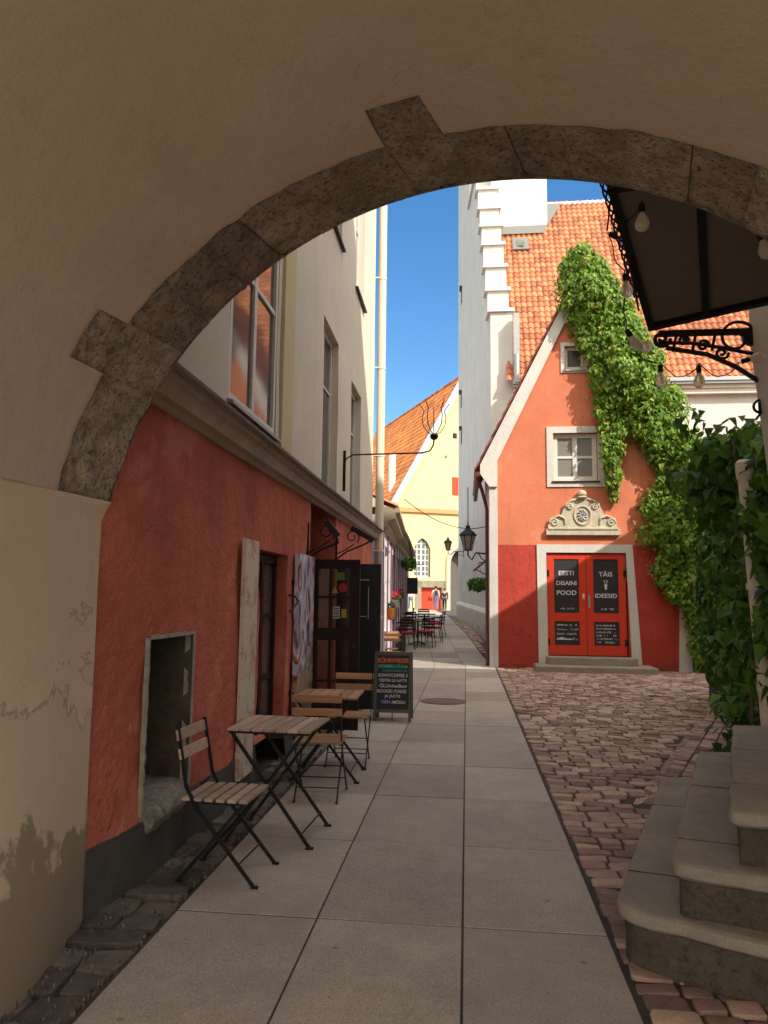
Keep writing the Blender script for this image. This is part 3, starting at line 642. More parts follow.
# black door leaf on the far side
bl = empty('black_door_leaf', (-1.75, 10.42, 0), 'flat black door leaf with thin white drawn lines behind the glazed door', 'door')
mb = MB(); mb.box(-1.83, -1.20, 10.40, 10.45, .06, 2.07, .004); mb.build('leaf', m_panel, bl)
mb = MB()
for a, b, c, d in ((-1.50, -1.36, 1.84, 1.85), (-1.375, -1.368, 1.3, 1.74), (-1.50, -1.40, 1.33, 1.338), (-1.50, -1.493, 1.84, 1.6)): mb.box(a, b, 10.396, 10.399, min(c, d), max(c, d))
mb.build('line_drawing', m_cw, bl)
# scroll brackets under the cornice
def scroll_bracket(y, x1, ztop, lbl):
    o = empty('scroll_bracket', (XL, y, ztop), lbl, 'bracket', 'iron scroll brackets on the red wall')
    mb = MB(); mb.bar((XL+.01, y, ztop-.42), (XL+.01, y, ztop+.06), .035, .012); mb.build('back_plate', m_iron, o)
    mb = MB(); mb.tube([(XL, y, ztop-.38), (XL+.18, y, ztop-.25), (XL+.38, y, ztop-.17), (x1, y, ztop-.10)], .013, 6)
    pts = [];  c = Vector((XL+.24, y, ztop-.05))
    for k in range(26):
        t = k/25*2*math.pi*1.3; r = .105*(1-k/34); pts.append(c+Vector((r*math.cos(t-.9), 0, r*math.sin(t-.9))))
    mb.tube(pts, .009, 6)
    mb.tube([(XL, y, ztop-.30)]+[(XL+.14, y, ztop-.24), (XL+.27, y, ztop-.15)], .009, 6); mb.build('scroll', m_iron, o)
    mb = MB(); mb.bar((XL+.22, y, ztop+.08), (x1+.02, y, ztop-.10), .07, .03, (0, 1, 0)); mb.build('arm_cap', m_panel, o)
    return o
scroll_bracket(10.36, -1.33, 2.50, 'curled iron bracket above the black door leaf')
scroll_bracket(8.45, -1.50, 2.40, 'darker iron scroll bracket near the mural shutter, half in shade')
# drainpipe
dp = empty('drainpipe', (-1.72, 14.5, 0), 'tall cream drainpipe at the far corner of the left building', 'drainpipe')
mb = MB(); mb.tube([(-1.72, 14.52, 2.55), (-1.72, 14.52, 13.1)], .085, 14); mb.build('pipe', m_pipe, dp)
mb = MB(); mb.tube([(-1.72, 14.52, .05), (-1.72, 14.52, 2.56)], .09, 14); mb.build('lower_pipe', m_zinc, dp)
mb = MB()
for z in (1.2, 2.5, 4.4, 6.2, 8.1, 10.0, 12): mb.tube([(-1.72, 14.52, z), (-1.72, 14.52, z+.05)], .095, 14); mb.bar((-1.72, 14.45, z+.02), (XL, 14.4, z+.02), .02)
mb.pieces('pipe_clip', m_pipe, dp, 2)
# tulip lamp bracket
tl = empty('tulip_bracket', (XL, 10.88, 3.2), 'slim iron arm ending in a wire tulip, above the lane', 'bracket')
mb = MB(); mb.bar((XL+.015, 10.88, 3.18), (XL+.015, 10.88, 3.80), .05, .02); mb.build('back_plate', m_iron, tl)
mb = MB(); mb.tube([(XL, 10.9, 3.55), (XL+.04, 10.9, 3.68), (XL+.14, 10.9, 3.74), (-.66, 10.9, 3.76), (-.54, 10.9, 3.79), (-.49, 10.9, 3.88), (-.48, 10.9, 3.98)], .012, 8); mb.build('arm', m_iron, tl)
mb = MB(); mb.lathe([(.001, 3.95), (.05, 3.97), (.065, 4.02), (.04, 4.05), (.001, 4.06)], (-.48, 10.9, 0), 12); mb.build('cup', m_iron, tl)
mb = MB()
for k in range(5):
    a = k*2*math.pi/5+.4; c, s = math.cos(a), math.sin(a)
    mb.tube([(-.48+c*r, 10.9+s*r, 4.03+h) for r, h in ((.02, 0), (.10, .05), (.17, .15), (.19, .28), (.16, .38), (.24, .50))], .007, 5)
mb.pieces('petal', m_iron, tl)

# ------------------------------------------------------------------ orange house
HY = 17.9
oh = empty('gabled_house', (2.9, HY, 0), 'orange gabled house with red base, white trims and ivy', 'house')
fh = lambda u, z, d: (u, HY-d, z)
HX0, HX1, EZ, AX, AZ = .57, 5.08, 5.0, 2.88, 9.55; BD = 2.89
mb = MB(); wall(mb, fh, HX0, HX1, BD, EZ, [(2.10, 3.12, 4.44, 5.6-.77, .12)], .3, .01, 1)
mb.v = []; mb.f = []; mb.c = []
# gable wall as strips so the windows stay open
def gx(z, side): 
    if z <= EZ: return HX0 if side < 0 else HX1
    t = (z-EZ)/(AZ-EZ); return HX0+(AX-HX0)*t if side < 0 else HX1+(AX-HX1)*t
wins = [(2.08, 3.12, 4.44, 5.60), (2.38, 2.86, 7.18, 7.76)]; dz = [BD, 3.6, 4.44, EZ, 5.2, 5.60, 6.2, 6.7, 7.18, 7.47, 7.76, 8.4, 9.1, AZ-.02]
for i in range(len(dz)-1):
    a, b = dz[i], dz[i+1]; hole = [w for w in wins if w[2] <= (a+b)/2 <= w[3]]
    cutsx = [(gx(a, -1), gx(b, -1))]+([(hole[0][0],)*2, (hole[0][1],)*2] if hole else [])+[(gx(a, 1), gx(b, 1))]
    for k in range(0, len(cutsx)-1, 2 if hole else 1):
        p, q = cutsx[k], cutsx[k+1]; mb.add([fh(p[0], a, 0), fh(q[0], a, 0), fh(q[1], b, 0), fh(p[1], b, 0)], [(0,1,2,3)])
for u0_, u1_, a, b in wins:
    for p, q in (((u0_, a), (u1_, a)), ((u1_, a), (u1_, b)), ((u1_, b), (u0_, b)), ((u0_, b), (u0_, a))): mb.add([fh(*p, 0), fh(*q, 0), fh(*q, -.2), fh(*p, -.2)], [(0,1,2,3)])
mb.build('gable_wall', m_orange, oh)
mb = MB(); wall(mb, fh, HX0, HX1, -.05, BD, [(1.88, 3.74, -.049, 2.70, .12)], .3, .012, 1)
wall(mb, lambda u, z, d: (HX1+d, u, z), HY, 22.5, -.05, EZ+1, [], .5, .01); mb.build('base_wall', m_dkred, oh)
mb = MB(); wall(mb, lambda u, z, d: (HX0-d, u, z), HY, 22.5, -.05, EZ+.3, [], .5, .01); mb.add([(HX0, 22.5, 0), (HX1, 22.5, 0), (HX1, 22.5, EZ), (AX, 22.5, AZ), (HX0, 22.5, EZ)], [(0,1,2,3,4)]); mb.build('side_wall', m_white2, oh)
# white corner strips and verge
mb = MB(); q = .025
mb.box(HX0-.02, HX0+.175, HY-q, HY+.05, -.05, 4.3); mb.add([fh(HX1-.24, -.04, q), fh(HX1+.06, -.04, q), fh(HX1+.02, BD+.3, q), fh(HX1-.12, BD+.3, q), fh(HX1-.24, -.04, -.02), fh(HX1+.06, -.04, -.02), fh(HX1+.02, BD+.3, -.02), fh(HX1-.12, BD+.3, -.02)], [(0,1,2,3),(4,5,6,7),(0,1,5,4),(1,2,6,5),(2,3,7,6),(3,0,4,7)])
mb.pieces('corner_trim', m_white, oh)
for sx, nm in ((-1, 'bargeboard'), (1, 'bargeboard')):
    mb = MB(); zt = lambda x: 9.85-1.97*abs(x-AX); xe = .33 if sx < 0 else 5.40; hx = HX0+.175 if sx < 0 else HX1-.12
    pts = [(xe, zt(xe)), (AX, zt(AX)), (AX, zt(AX)-.50), (hx, zt(hx)-.50-.22), (hx, 4.29), (HX0-.02 if sx < 0 else HX1+.05, 4.29), (xe, zt(xe)-.22)]
    mb.prism(pts, lambda a, b, t: (a, HY-.03-t, b), .05); mb.build(nm, m_white, oh)
def roof_sheet(mb, O, U, V, nu, nv, cu, cv, hgt=.05, step=.025, seg=6, clip=None):
    """corrugated pantile sheet. O origin at eave, U unit along eave, V unit up slope"""
    O = Vector(O); U = Vector(U).normalized(); V = Vector(V).normalized(); Nn = U.cross(V); Nn = Nn if Nn.z > 0 else -Nn
    prof = [0, .55, .95, 1, .75, .3, .05][:seg]
    for r in range(nv):
        rows = []
        for e in (0, 1):
            lift = step*(1-e); row = []
            for i in range(nu*seg+1):
                u = i/seg*cu; h = hgt*prof[i % seg]; row.append(O+U*u+V*((r+e)*cv+(.02 if e else -.0))+Nn*(h+lift))
            rows.append(row)
        low = [p-Nn*.02 for p in rows[0]]
        n = nu*seg+1
        for c in range(nu):
            if clip and not clip(c*cu, r*cv): continue
            mb.cur = random.random(); a, b = c*seg, (c+1)*seg
            vs = low[a:b+1]+rows[0][a:b+1]+rows[1][a:b+1]; k = seg+1
            mb.add(vs, [(j*k+i, j*k+i+1, (j+1)*k+i+1, (j+1)*k+i) for j in (0, 1) for i in range(seg)])
sl_ = 1.97; rl = math.hypot(AX-.25, (AX-.25)*sl_)
mb = MB(); roof_sheet(mb, (.25, HY-.12, 9.85-1.97*(AX-.25)+.03), (0, 1, 0), (1, 0, sl_), 22, int(rl/.3)+1, .22, .3)
roof_sheet(mb, (2*AX-.25, HY-.12, 9.85-1.97*(AX-.25)+.03), (0, 1, 0), (-1, 0, sl_), 22, int(rl/.3)+1, .22, .3); mb.build('roof', m_tiled, oh)
mb = MB(); mb.tube([(.27, HY-.10, 4.60), (.27, 22.6, 4.60)], .06, 10); mb.tube([(.27, HY+.3, 4.58), (.40, HY+.35, 4.2), (HX0-.07, HY+.4, 3.8), (HX0-.07, HY+.4, -.0)], .045, 8); mb.pieces('gutter', metal('brown_gutter', (.13, .05, .04), .5), oh)
# window trims
def surround(u0, u1, z0, z1, w, name='window_surround', parent=oh, m=m_white, d=.03, bottom=True):
    mb = MB(); F = lambda a, b, c, e: mb.box(a, b, HY-d, HY+.02, c, e)
    F(u0-w, u0, z0, z1+w); F(u1, u1+w, z0, z1+w); F(u0, u1, z1, z1+w)
    if bottom: F(u0-w, u1+w, z0-w, z0)
    return mb.build(name, m, parent)
surround(2.08, 3.12, 4.44, 5.60, .155); surround(2.38, 2.86, 7.18, 7.76, .09)
window(oh, fh, 2.09, 3.11, 4.45, 5.59, .13, 2, 2, .10, .06, m_curt, sillm=m_panel); window(oh, fh, 2.39, 2.85, 7.19, 7.75, .12, 1, 1, .07, .04, m_glass)
# door surround, doors, steps
mb = MB(); q = .03
mb.add([fh(1.68, 0, q), fh(1.90, 0, q), fh(1.88, 2.71, q), fh(1.66, 2.9, q), fh(1.68, 0, -.12), fh(1.90, 0, -.12), fh(1.88, 2.71, -.12), fh(1.66, 2.9, -.12)], [(0,1,2,3),(4,5,6,7),(0,1,5,4),(1,2,6,5),(2,3,7,6),(3,0,4,7)])
mb.add([fh(3.80, 0, q), fh(4.03, 0, q), fh(3.87, 2.9, q), fh(3.72, 2.71, q), fh(3.80, 0, -.12), fh(4.03, 0, -.12), fh(3.87, 2.9, -.12), fh(3.72, 2.71, -.12)], [(0,1,2,3),(4,5,6,7),(0,1,5,4),(1,2,6,5),(2,3,7,6),(3,0,4,7)])
mb.prism([(1.66, 2.903), (1.88, 2.713), (3.72, 2.713), (3.87, 2.903)], lambda a, b, t: fh(a, b, q-t), .15); mb.build('door_surround', m_white, oh)
mb = MB(); mb.add([fh(1.8, .2, -.115), fh(3.85, .2, -.115), fh(3.85, 2.75, -.115), fh(1.8, 2.75, -.115)], [(0,1,2,3)]); mb.build('door_recess', m_dkred, oh)
DY = HY-.0
def leaf(a, b, left):
    o = empty('door', (a, HY, .3)); o.parent = oh; o.location = Vector((a, HY, .3))-oh.location
    st = .16; mb = MB(); yb0, yb1 = HY+.02, HY+.07
    mb.box(a, a+st, yb0, yb1, .32, 2.69); mb.box(b-st, b, yb0, yb1, .32, 2.69)
    for z0, z1 in ((.32, .55), (1.10, 1.30), (2.56, 2.69)): mb.box(a+st, b-st, yb0+.002, yb1, z0, z1)
    mb.build('door_leaf', m_dooro, o)
    mb = MB(); mb.box(a+st, b-st, yb0+.02, yb1-.01, .55, 1.10); mb.box(a+st, b-st, yb0+.02, yb1-.01, 1.30, 2.56); mb.build('chalk_panel', m_chalk, o)
    c = (a+b)/2
    def MT(x, z): return Matrix.Translation(Vector((x, yb0+.018, z))-wloc(o)) @ Matrix.Rotation(R_(90), 4, 'X')
    it = [('EESTI', .145, MT(c, 2.18), 1.1, .003), ('DISAINI', .135, MT(c, 1.95), 1.05, .003), ('POOD', .145, MT(c, 1.72), 1.1, .003)] if left else [('TÄIS', .145, MT(c, 2.16), 1.1, .003), ('IDEESID', .135, MT(c, 1.66), 1.1, .003)]
    for i_ in it: texts([i_], m_cw, o)
    mb = MB()
    def scr(x0, x1, z, h):
        x = x0
        while x < x1:
            w_ = random.uniform(.3, .8)*h; 
            if random.random() < .85:
                k = random.choice((0, 1, 2))
                if k != 1: mb.box(x, x+.006, yb0+.014, yb0+.018, z, z+h)
                if k != 2: mb.box(x, x+w_*.8, yb0+.0145, yb0+.018, z+h*random.choice((0, .5, .9)), z+h*random.choice((0, .5, .9))+.006)
                mb.box(x+w_*.75, x+w_*.75+.006, yb0+.0135, yb0+.018, z, z+h*random.uniform(.5, 1))
            x += w_+.012
    for k, z in enumerate(np.linspace(1.03, .72 if left else .64, 4 if left else 6)):
        mb = MB(); scr(a+st+.05, b-st-.05-random.uniform(0, .08), z-.035, .04); mb.build('chalk_line', m_cw, o)
    mb = MB()
    scr(c-.15, c+.15, 1.37, .05); mb.build('chalk_line', m_cw, o); mb = MB()
    if left:
        P = [(a+st+.04, .72)]
        for k in range(12): P.append((a+st+.06+k*.042, .72+random.choice((.0, .03, .06, .02))))
        P.append((b-st-.05, .72)); mb.prism(P[::-1], lambda p, q_, t: (p, yb0+.017-t, q_-.05), .003)
    else:   # small antlered emblem between the words
        for s in (-1, 1):
            mb.bar((c+s*.01, yb0+.017, 1.98), (c+s*.045, yb0+.017, 2.06), .012, .003, (0, 1, 0)); mb.bar((c+s*.03, yb0+.017, 2.03), (c+s*.015, yb0+.017, 2.07), .01, .003, (0, 1, 0))
        mb.prism([(c+.035*math.cos(k*.63), 1.94+.045*math.sin(k*.63)) for k in range(10)], lambda p, q_, t: (p, yb0+.017-t, q_), .003); mb.prism([(c+.028*math.cos(k*.63), 1.875+.03*math.sin(k*.63)) for k in range(10)], lambda p, q_, t: (p, yb0+.017-t, q_), .003)
    mb.build('chalk_writing', m_cw, o)
    mb = MB(); xh = (b-.06) if left else (a+.06)
    mb.box(xh-.022, xh+.022, yb0-.012, yb0+.001, 1.42 if not left else 1.62, 1.72 if not left else 1.74); mb.box(xh-.01, xh+.01, yb0-.05, yb0-.012, 1.50 if not left else 1.66, 1.53 if not left else 1.68)
    mb.build('handle', m_winw if left else m_zinc, o)
    mb = MB(); xh = a+.01 if left else b-.01
    for z in (.55, 2.15): mb.box(xh-.035, xh+.035, yb0-.02, yb0+.003, z, z+.15)
    mb.pieces('hinge', m_iron, o); return o
leaf(1.90, 2.795, True); leaf(2.805, 3.70, False)
st = empty('door_steps', (2.9, 17.6, 0), 'two low stone steps in front of the red double door', 'steps')
mb = MB(); mb.box(1.84, 3.84, 17.42, HY-.002, .12, .30, .02); mb.build('step', m_step, st)
mb = MB(); mb.box(1.55, 4.18, 17.02, HY-.035, -.03, .13, .02); mb.build('step', m_step, st)
# carved pediment
pe = empty('carved_pediment', (2.75, HY, 3.1), 'scrolled limestone relief with a round emblem above the red door', 'relief')
mb = MB(); c0 = 2.73
mb.box(1.88, 3.60, HY-.10, HY-.005, 3.12, 3.27, .015); mb.box(1.93, 3.55, HY-.12, HY-.005, 3.25, 3.30, .01)
half = [(.80, 3.30), (.80, 3.36), (.70, 3.50), (.58, 3.56), (.48, 3.62), (.42, 3.80), (.30, 3.92), (.20, 3.97), (.14, 4.02)]
mb.prism([(c0-a, b) for a, b in half]+[(c0+a, b) for a, b in half[::-1]], lambda a, b, t: (a, HY-.006-t, b), .06); mb.build('slab', m_relief, pe)
mb = MB()
mb.lathe([(.001, 0), (.10, .0), (.13, .03), (.08, .06), (.11, .10), (.10, .16), (.05, .2), (.001, .21)], (c0, HY-.06, 3.99), 14); mb.build('finial', m_relief, pe)
mb = MB()
for s in (-1, 1):
    for (cx_, cz_, r_) in ((.66, 3.42, .10), (.30, 3.80, .085)):
        mb.tube([(c0+s*(cx_+r_*(1-k/26)*math.cos(k*.42)), HY-.075, cz_+r_*(1-k/26)*math.sin(k*.42)) for k in range(22)], .026, 6)
    mb.tube([(c0+s*.76, HY-.07, 3.50), (c0+s*.55, HY-.08, 3.58), (c0+s*.42, HY-.08, 3.52), (c0+s*.40, HY-.08, 3.38)], [.02, .035, .03, .02], 6)
    mb.tube([(c0+s*.40, HY-.07, 3.85), (c0+s*.24, HY-.08, 3.95), (c0+s*.12, HY-.07, 3.98)], [.02, .035, .02], 6)
mb.pieces('scroll', m_relief, pe)
mb = MB(); mb.tube([(c0+.19*math.cos(k*.2618), HY-.075, 3.59+.22*math.sin(k*.2618)) for k in range(25)], .022, 6)
mb.build('medallion', m_relief, pe)
mb = MB()
for k in range(9): a = k*.7; mb.tube([(c0+.03*math.cos(a), HY-.07, 3.59+.03*math.sin(a)), (c0+.10*math.cos(a+.3), HY-.085, 3.59+.11*math.sin(a+.3)), (c0+.13*math.cos(a+.7), HY-.07, 3.59+.15*math.sin(a+.7))], [.02, .018, .01], 6)
mb.build('emblem', m_zinc, pe)

# ------------------------------------------------------------------ white stepped-gable building behind
wb = empty('stepped_gable_building', (1, 24, 0), 'tall white house with stepped gable and orange pantile roof', 'building')
def wx(y): return .80-.096*(y-24)
mb = MB(); TH = .72
def wl(u, z, d): return (wx(u)-d, u, z)
steps_ = [(24.0, 11.1), (24.75, 12.15), (25.3, 13.25), (25.85, 14.35), (26.4, 15.35), (26.95, 16.35), (27.5, 17.45), (28.1, 18.6), (31, 18.6)]
for i in range(len(steps_)-1):
    y0, z1 = steps_[i]; y1 = steps_[i+1][0]; zb = -.1 if i == 0 else -.1
    P = [(wx(y0), y0), (wx(y1), y1), (wx(y1)+TH, y1), (wx(y0)+TH, y0)]
    mb.add([(x, y, zb) for x, y in P]+[(x, y, z1) for x, y in P], [(4,5,6,7),(0,1,5,4),(1,2,6,5),(2,3,7,6),(3,0,4,7)])
mb.add([(wx(31), 31, -.1), (wx(36.5), 36.5, -.1), (wx(36.5), 36.5, 24), (wx(31), 31, 24)], [(0,1,2,3)]); mb.add([(wx(31), 31, 18), (wx(31)+2.6, 31, 18), (wx(31)+2.6, 31, 24), (wx(31), 31, 24)], [(0,1,2,3)]); mb.add([(wx(36.5), 36.5, 0), (wx(36.5)+2.6, 36.5, 0), (wx(36.5)+2.6, 36.5, 24), (wx(36.5), 36.5, 24)], [(0,1,2,3)]); mb.add([(wx(31), 31, 24), (wx(36.5), 36.5, 24), (wx(36.5)+2.6, 36.5, 24), (wx(31)+2.6, 31, 24)], [(0,1,2,3)])
mb.build('gable_wall', m_white, wb)
mb = MB()
for (y0, z1), nxt in zip(steps_[:-1], steps_[1:]):
    y1 = nxt[0]; e = .09; mb.add([(wx(y0)-e, y0-e, z1), (wx(y0)+TH+e, y0-e, z1), (wx(y1)+TH+e, y1+.02, z1), (wx(y1)-e, y1+.02, z1), (wx(y0)-e+.03, y0-e+.03, z1+.13), (wx(y0)+TH+e-.03, y0-e+.03, z1+.13), (wx(y1)+TH, y1+.02, z1+.13), (wx(y1)-e+.03, y1+.02, z1+.13)], [(0,3,2,1),(4,5,6,7),(0,1,5,4),(1,2,6,5),(2,3,7,6),(3,0,4,7)])
mb.pieces('coping', m_white2, wb)
mb = MB(); wall(mb, lambda u, z, d: (u, 24-d, z), 1.5, 16, -.1, 8.5, [], 1, .01); mb.add([(16, 24, 0), (16, 34, 0), (16, 34, 8.5), (16, 28.5, 17), (16, 24, 8.5)], [(0,1,2,3,4)]); mb.build('front_wall', m_white, wb)
mb = MB(); mb.box(1.52, 16.2, 23.72, 24.0, 8.30, 8.42); mb.box(1.52, 16.2, 23.78, 24.0, 8.14, 8.30); mb.build('eaves_cornice', m_white2, wb)
mb = MB(); mb.box(1.5, 16.3, 23.55, 23.70, 8.50, 8.62); mb.box(1.5, 16.3, 23.60, 24.0, 8.42, 8.50); mb.build('gutter', m_zinc, wb)
rs = math.hypot(4.85, 8.6)
mb = MB(); roof_sheet(mb, (1.3, 23.64, 8.62), (1, 0, 0), (0, 4.85, 8.6), 74, int(rs/.28)+1, .20, .28, .055, .026); mb.build('roof', m_tile, wb)
mb = MB(); mb.tube([(1.2, 28.6, 17.25), (16.2, 28.6, 17.25)], .16, 10); mb.build('ridge', m_white, wb)
mb = MB(); mb.add([(1.3, 34, 8.5), (16, 34, 8.5), (16, 28.6, 17.15), (1.3, 28.6, 17.15)], [(0,1,2,3)]); mb.build('rear_slope', m_tile, wb)
mb = MB(); mb.box(.98, 3.12, 27.7, 30.4, 12, 23); mb.build('chimney', m_white, wb)
Vv = Vector((0, 4.85, 8.6)).normalized(); Nn = Vector((0, -8.6, 4.85)).normalized(); RO = Vector((0, 23.64, 8.62))
def rp(x, t, n=.12): return RO+Vector((x, 0, 0))+Vv*t+Nn*n
mb = MB(); mb.add([rp(.98, 7.9), rp(2.95, 7.9), rp(3.75, 9.85), rp(3.13, 9.85), rp(3.13, 8.35, .16), rp(.98, 8.35, .16)], [(0,1,4,5),(1,2,3,4)]); mb.build('flashing', m_zinc2, wb)
mb = MB(); Vv = Vector((0, 4.85, 8.6)).normalized(); o_ = Vector((1.75, 23.64, 8.62))+Vv*6.9; Nn = Vector((0, -8.6, 4.85)).normalized()
mb.add([o_+Nn*.14, o_+Vector((.6, 0, 0))+Nn*.14, o_+Vector((.6, 0, 0))+Vv*.75+Nn*.12, o_+Vv*.75+Nn*.12, o_, o_+Vector((.6, 0, 0)), o_+Vector((.6, 0, 0))+Vv*.75, o_+Vv*.75], [(0,1,2,3),(0,1,5,4),(1,2,6,5),(2,3,7,6),(3,0,4,7)]); sk = mb.build('skylight', m_zinc2, wb)
mb = MB(); mb.add([o_+Vector((.15, 0, 0))+Vv*.18+Nn*.15, o_+Vector((.42, 0, 0))+Vv*.12+Nn*.2, o_+Vector((.42, 0, 0))+Vv*.5+Nn*.15, o_+Vector((.15, 0, 0))+Vv*.55+Nn*.15], [(0,1,2,3)]); mb.build('pane', m_glass, sk)
mb = MB(); mb.tube([(1.62, 23.6, 8.55), (1.62, 23.6, 9.5)], .09, 8); mb.box(1.53, 1.72, 23.6, 23.9, 8.6, 10.9); mb.build('valley_flashing', m_zinc, wb)
mb = MB(); mb.add([(wx(24.2)-.10, 24.1, -.1), (wx(36.4)-.10, 36.4, -.1), (wx(36.4)-.10, 36.4, 1.35), (wx(24.2)-.10, 24.1, 1.1), (wx(24.2)+.01, 24.1, 1.25), (wx(36.4)+.01, 36.4, 1.5)], [(0,1,2,3),(3,2,5,4)]); mb.add([(wx(24.2)-.10, 24.1, -.1), (wx(24.2)+.3, 24.1, -.1), (wx(24.2)+.3, 24.1, 1.1), (wx(24.2)-.10, 24.1, 1.1)], [(0,1,2,3)]); mb.build('wall_base', m_white2, wb)
for y, z in ((34.5, 9.6), (34.6, 11.4), (34.4, 16.5)):
    mb = MB(); mb.box(wx(y)-.14, wx(y)+.05, y, y+.5, z, z+.10); mb.box(wx(y)-.05, wx(y)+.02, y+.05, y+.45, z-.7, z); mb.build('wall_hatch', m_panel, wb)

# ------------------------------------------------------------------ sun-blocking neighbours to the right (outside the picture)
rh = empty('neighbour_house', (2.3, 4.5, 0), 'cream house corner at the right edge carrying the sign canopy', 'building')
mb = MB(); mb.prism([(2.46, -.05), (2.22, 2.2), (2.11, 3.5), (2.08, 15.2), (14.5, 15.2), (14.5, -.05)], lambda a, b, t: (a, 3.32+t, b), 2.30); mb.build('wall', m_facade, rh); mb = MB(); mb.box(2.0, 14.7, 3.34, 5.66, 15.21, 15.4); mb.build('roof', m_zinc, rh)
ch = empty('courtyard_shade_house', (6.4, 10, 0), 'plain unseen house beyond the right edge, shaped to shade the courtyard', 'building')
mb = MB(); mb.box(6.3, 14, 5.7, 11.2, -.05, 7.85); mb.box(6.3, 14, 11.2, 13.0, -.05, 5.4)  # unseen house shaped to shade the yard; low gap lets a sun streak through
A0, B0, C0 = (6.3, 15.38, 6.16), (9.0, 15.38, 7.9), (6.3, 13.0, 7.47)
mb.add([(6.3, 13.0, 0), (6.3, 15.38, 0), (14, 15.38, 0), (14, 13.0, 0), C0, A0, B0, (14, 15.38, 7.9), (14, 13.0, 7.9), (6.97, 13.0, 7.9)], [(0,1,5,4),(1,2,7,6,5),(2,3,8,7),(3,0,4,9,8)]); mb.build('wall', m_facade, ch)
mb = MB(); mb.add([A0, B0, (6.97, 13.0, 7.9), C0], [(0,1,2,3)]); mb.add([B0, (14, 15.38, 7.9), (14, 13.0, 7.9), (6.97, 13.0, 7.9)], [(0,1,2,3)]); mb.build('roof', m_tile, ch)
gw = empty('garden_wall', (3.95, 9.8, 0), 'low courtyard wall buried under dark hanging vines', 'wall')
mb = MB(); wall(mb, lambda u, z, d: (3.95-d, u, z), 6.9, 12.9, -.05, 3.2, [], .4, .02); mb.add([(3.95, 12.9, -.05), (4.3, 12.9, -.05), (4.3, 12.9, 3.2), (3.95, 12.9, 3.2)], [(0,1,2,3)]); mb.add([(3.95, 6.9, -.05), (4.3, 6.9, -.05), (4.3, 6.9, 3.2), (3.95, 6.9, 3.2)], [(0,1,2,3)]); mb.add([(4.3, 6.9, -.05), (4.3, 12.9, -.05), (4.3, 12.9, 3.2), (4.3, 6.9, 3.2)], [(0,1,2,3)]); mb.build('wall_body', m_plinth, gw)
mb = MB(); mb.box(3.88, 4.38, 6.85, 12.95, 3.2, 3.28); mb.build('coping', m_tiled, gw)
pg = empty('back_gate', (5.9, 18.6, 0), 'dark timber gate in the gap right of the gabled house', 'gate')
mb = MB(); mb.box(5.1, 8.2, 18.6, 18.66, 0, 2.3)
for k in range(12): mb.box(5.12+k*.25, 5.34+k*.25, 18.57, 18.6, .05, 2.28)
mb.build('boards', m_frame, pg)

# ------------------------------------------------------------------ low shop further along the lane
shp = empty('low_shop', (-2.2, 26, 0), 'low pale blue shop with purple window posts and red tiled eave', 'shop')
def sx_(y): return -1.72-.054*(y-15)
fs_ = lambda u, z, d: (sx_(u)+d, u, z+g(u)*.6)
mb = MB(); so_ = [(16.2+k*3.6, 18.6+k*3.6, .75, 2.75, .15) for k in range(6)]; wall(mb, fs_, 15.0, 38.2, -.1, 3.2, so_, 1, .01); mb.add([(sx_(15), 15, 0), (-8, 15, 0), (-8, 15, 3.3), (sx_(15), 15, 3.3)], [(0,1,2,3)]); mb.add([(sx_(38.2), 38.2, 0), (-8, 38.2, 0), (-8, 38.2, 3.5), (sx_(38.2), 38.2, 3.5)], [(0,1,2,3)]); mb.build('wall', m_shop, shp)
for a, b, c, d, e in so_: window(shp, fs_, a, b, c, d, .14, 2, 2, .07, .05, m_glass, m_winw, sill=False)
for k in range(12):
    y = 15.3+k*1.8; mb = MB(); 
    P = [fs_(y, 0, 0), fs_(y+.13, 0, 0), fs_(y+.13, 3.1, 0), fs_(y, 3.1, 0), fs_(y, 0, .03), fs_(y+.13, 0, .03), fs_(y+.13, 3.1, .03), fs_(y, 3.1, .03)]; mb.add(P, [(4,5,6,7),(0,1,5,4),(1,2,6,5),(2,3,7,6),(3,0,4,7)]); mb.build('window_post', m_purple, shp)
prof = [(0, 3.0), (.12, 3.05), (.12, 3.15), (.28, 3.22), (.28, 3.32), (.36, 3.34), (.36, 3.42), (0, 3.5)]
mb = MB(); fill(mb, [[fs_(y, b, a) for a, b in prof] for y in (14.95, 20, 26, 32, 38.3)], None); mb.add([fs_(14.95, b, a) for a, b in prof], [tuple(range(len(prof)))]); mb.build('eaves', plaster('brown_eave', (.40, .33, .24), var=.1), shp)
mb = MB(); roof_sheet(mb, Vector(fs_(14.9, 3.44, .30)), Vector((-.054, 1, .0)), (-1, 0, .5), 82, 9, .285, .34); mb.build('roof', m_tiled if False else m_tile, shp)
mb = MB(); mb.add([(sx_(14.95)+.1, 14.9, 3.44), (-4.6, 14.9, 3.44), (-4.6, 14.9, 5.6)], [(0,1,2)]); mb.add([(-4.2, 14.9, 3.4), (-8, 14.9, 3.4), (-8, 38, 3.4), (-4.2, 38, 3.4), (-4.2, 14.9, 5.4), (-4.2, 38, 5.4), (-8, 14.9, 5.4), (-8, 38, 5.4)], [(0,1,6,4),(4,5,7,6),(2,3,5,7)]); mb.build('attic', m_facade, shp)
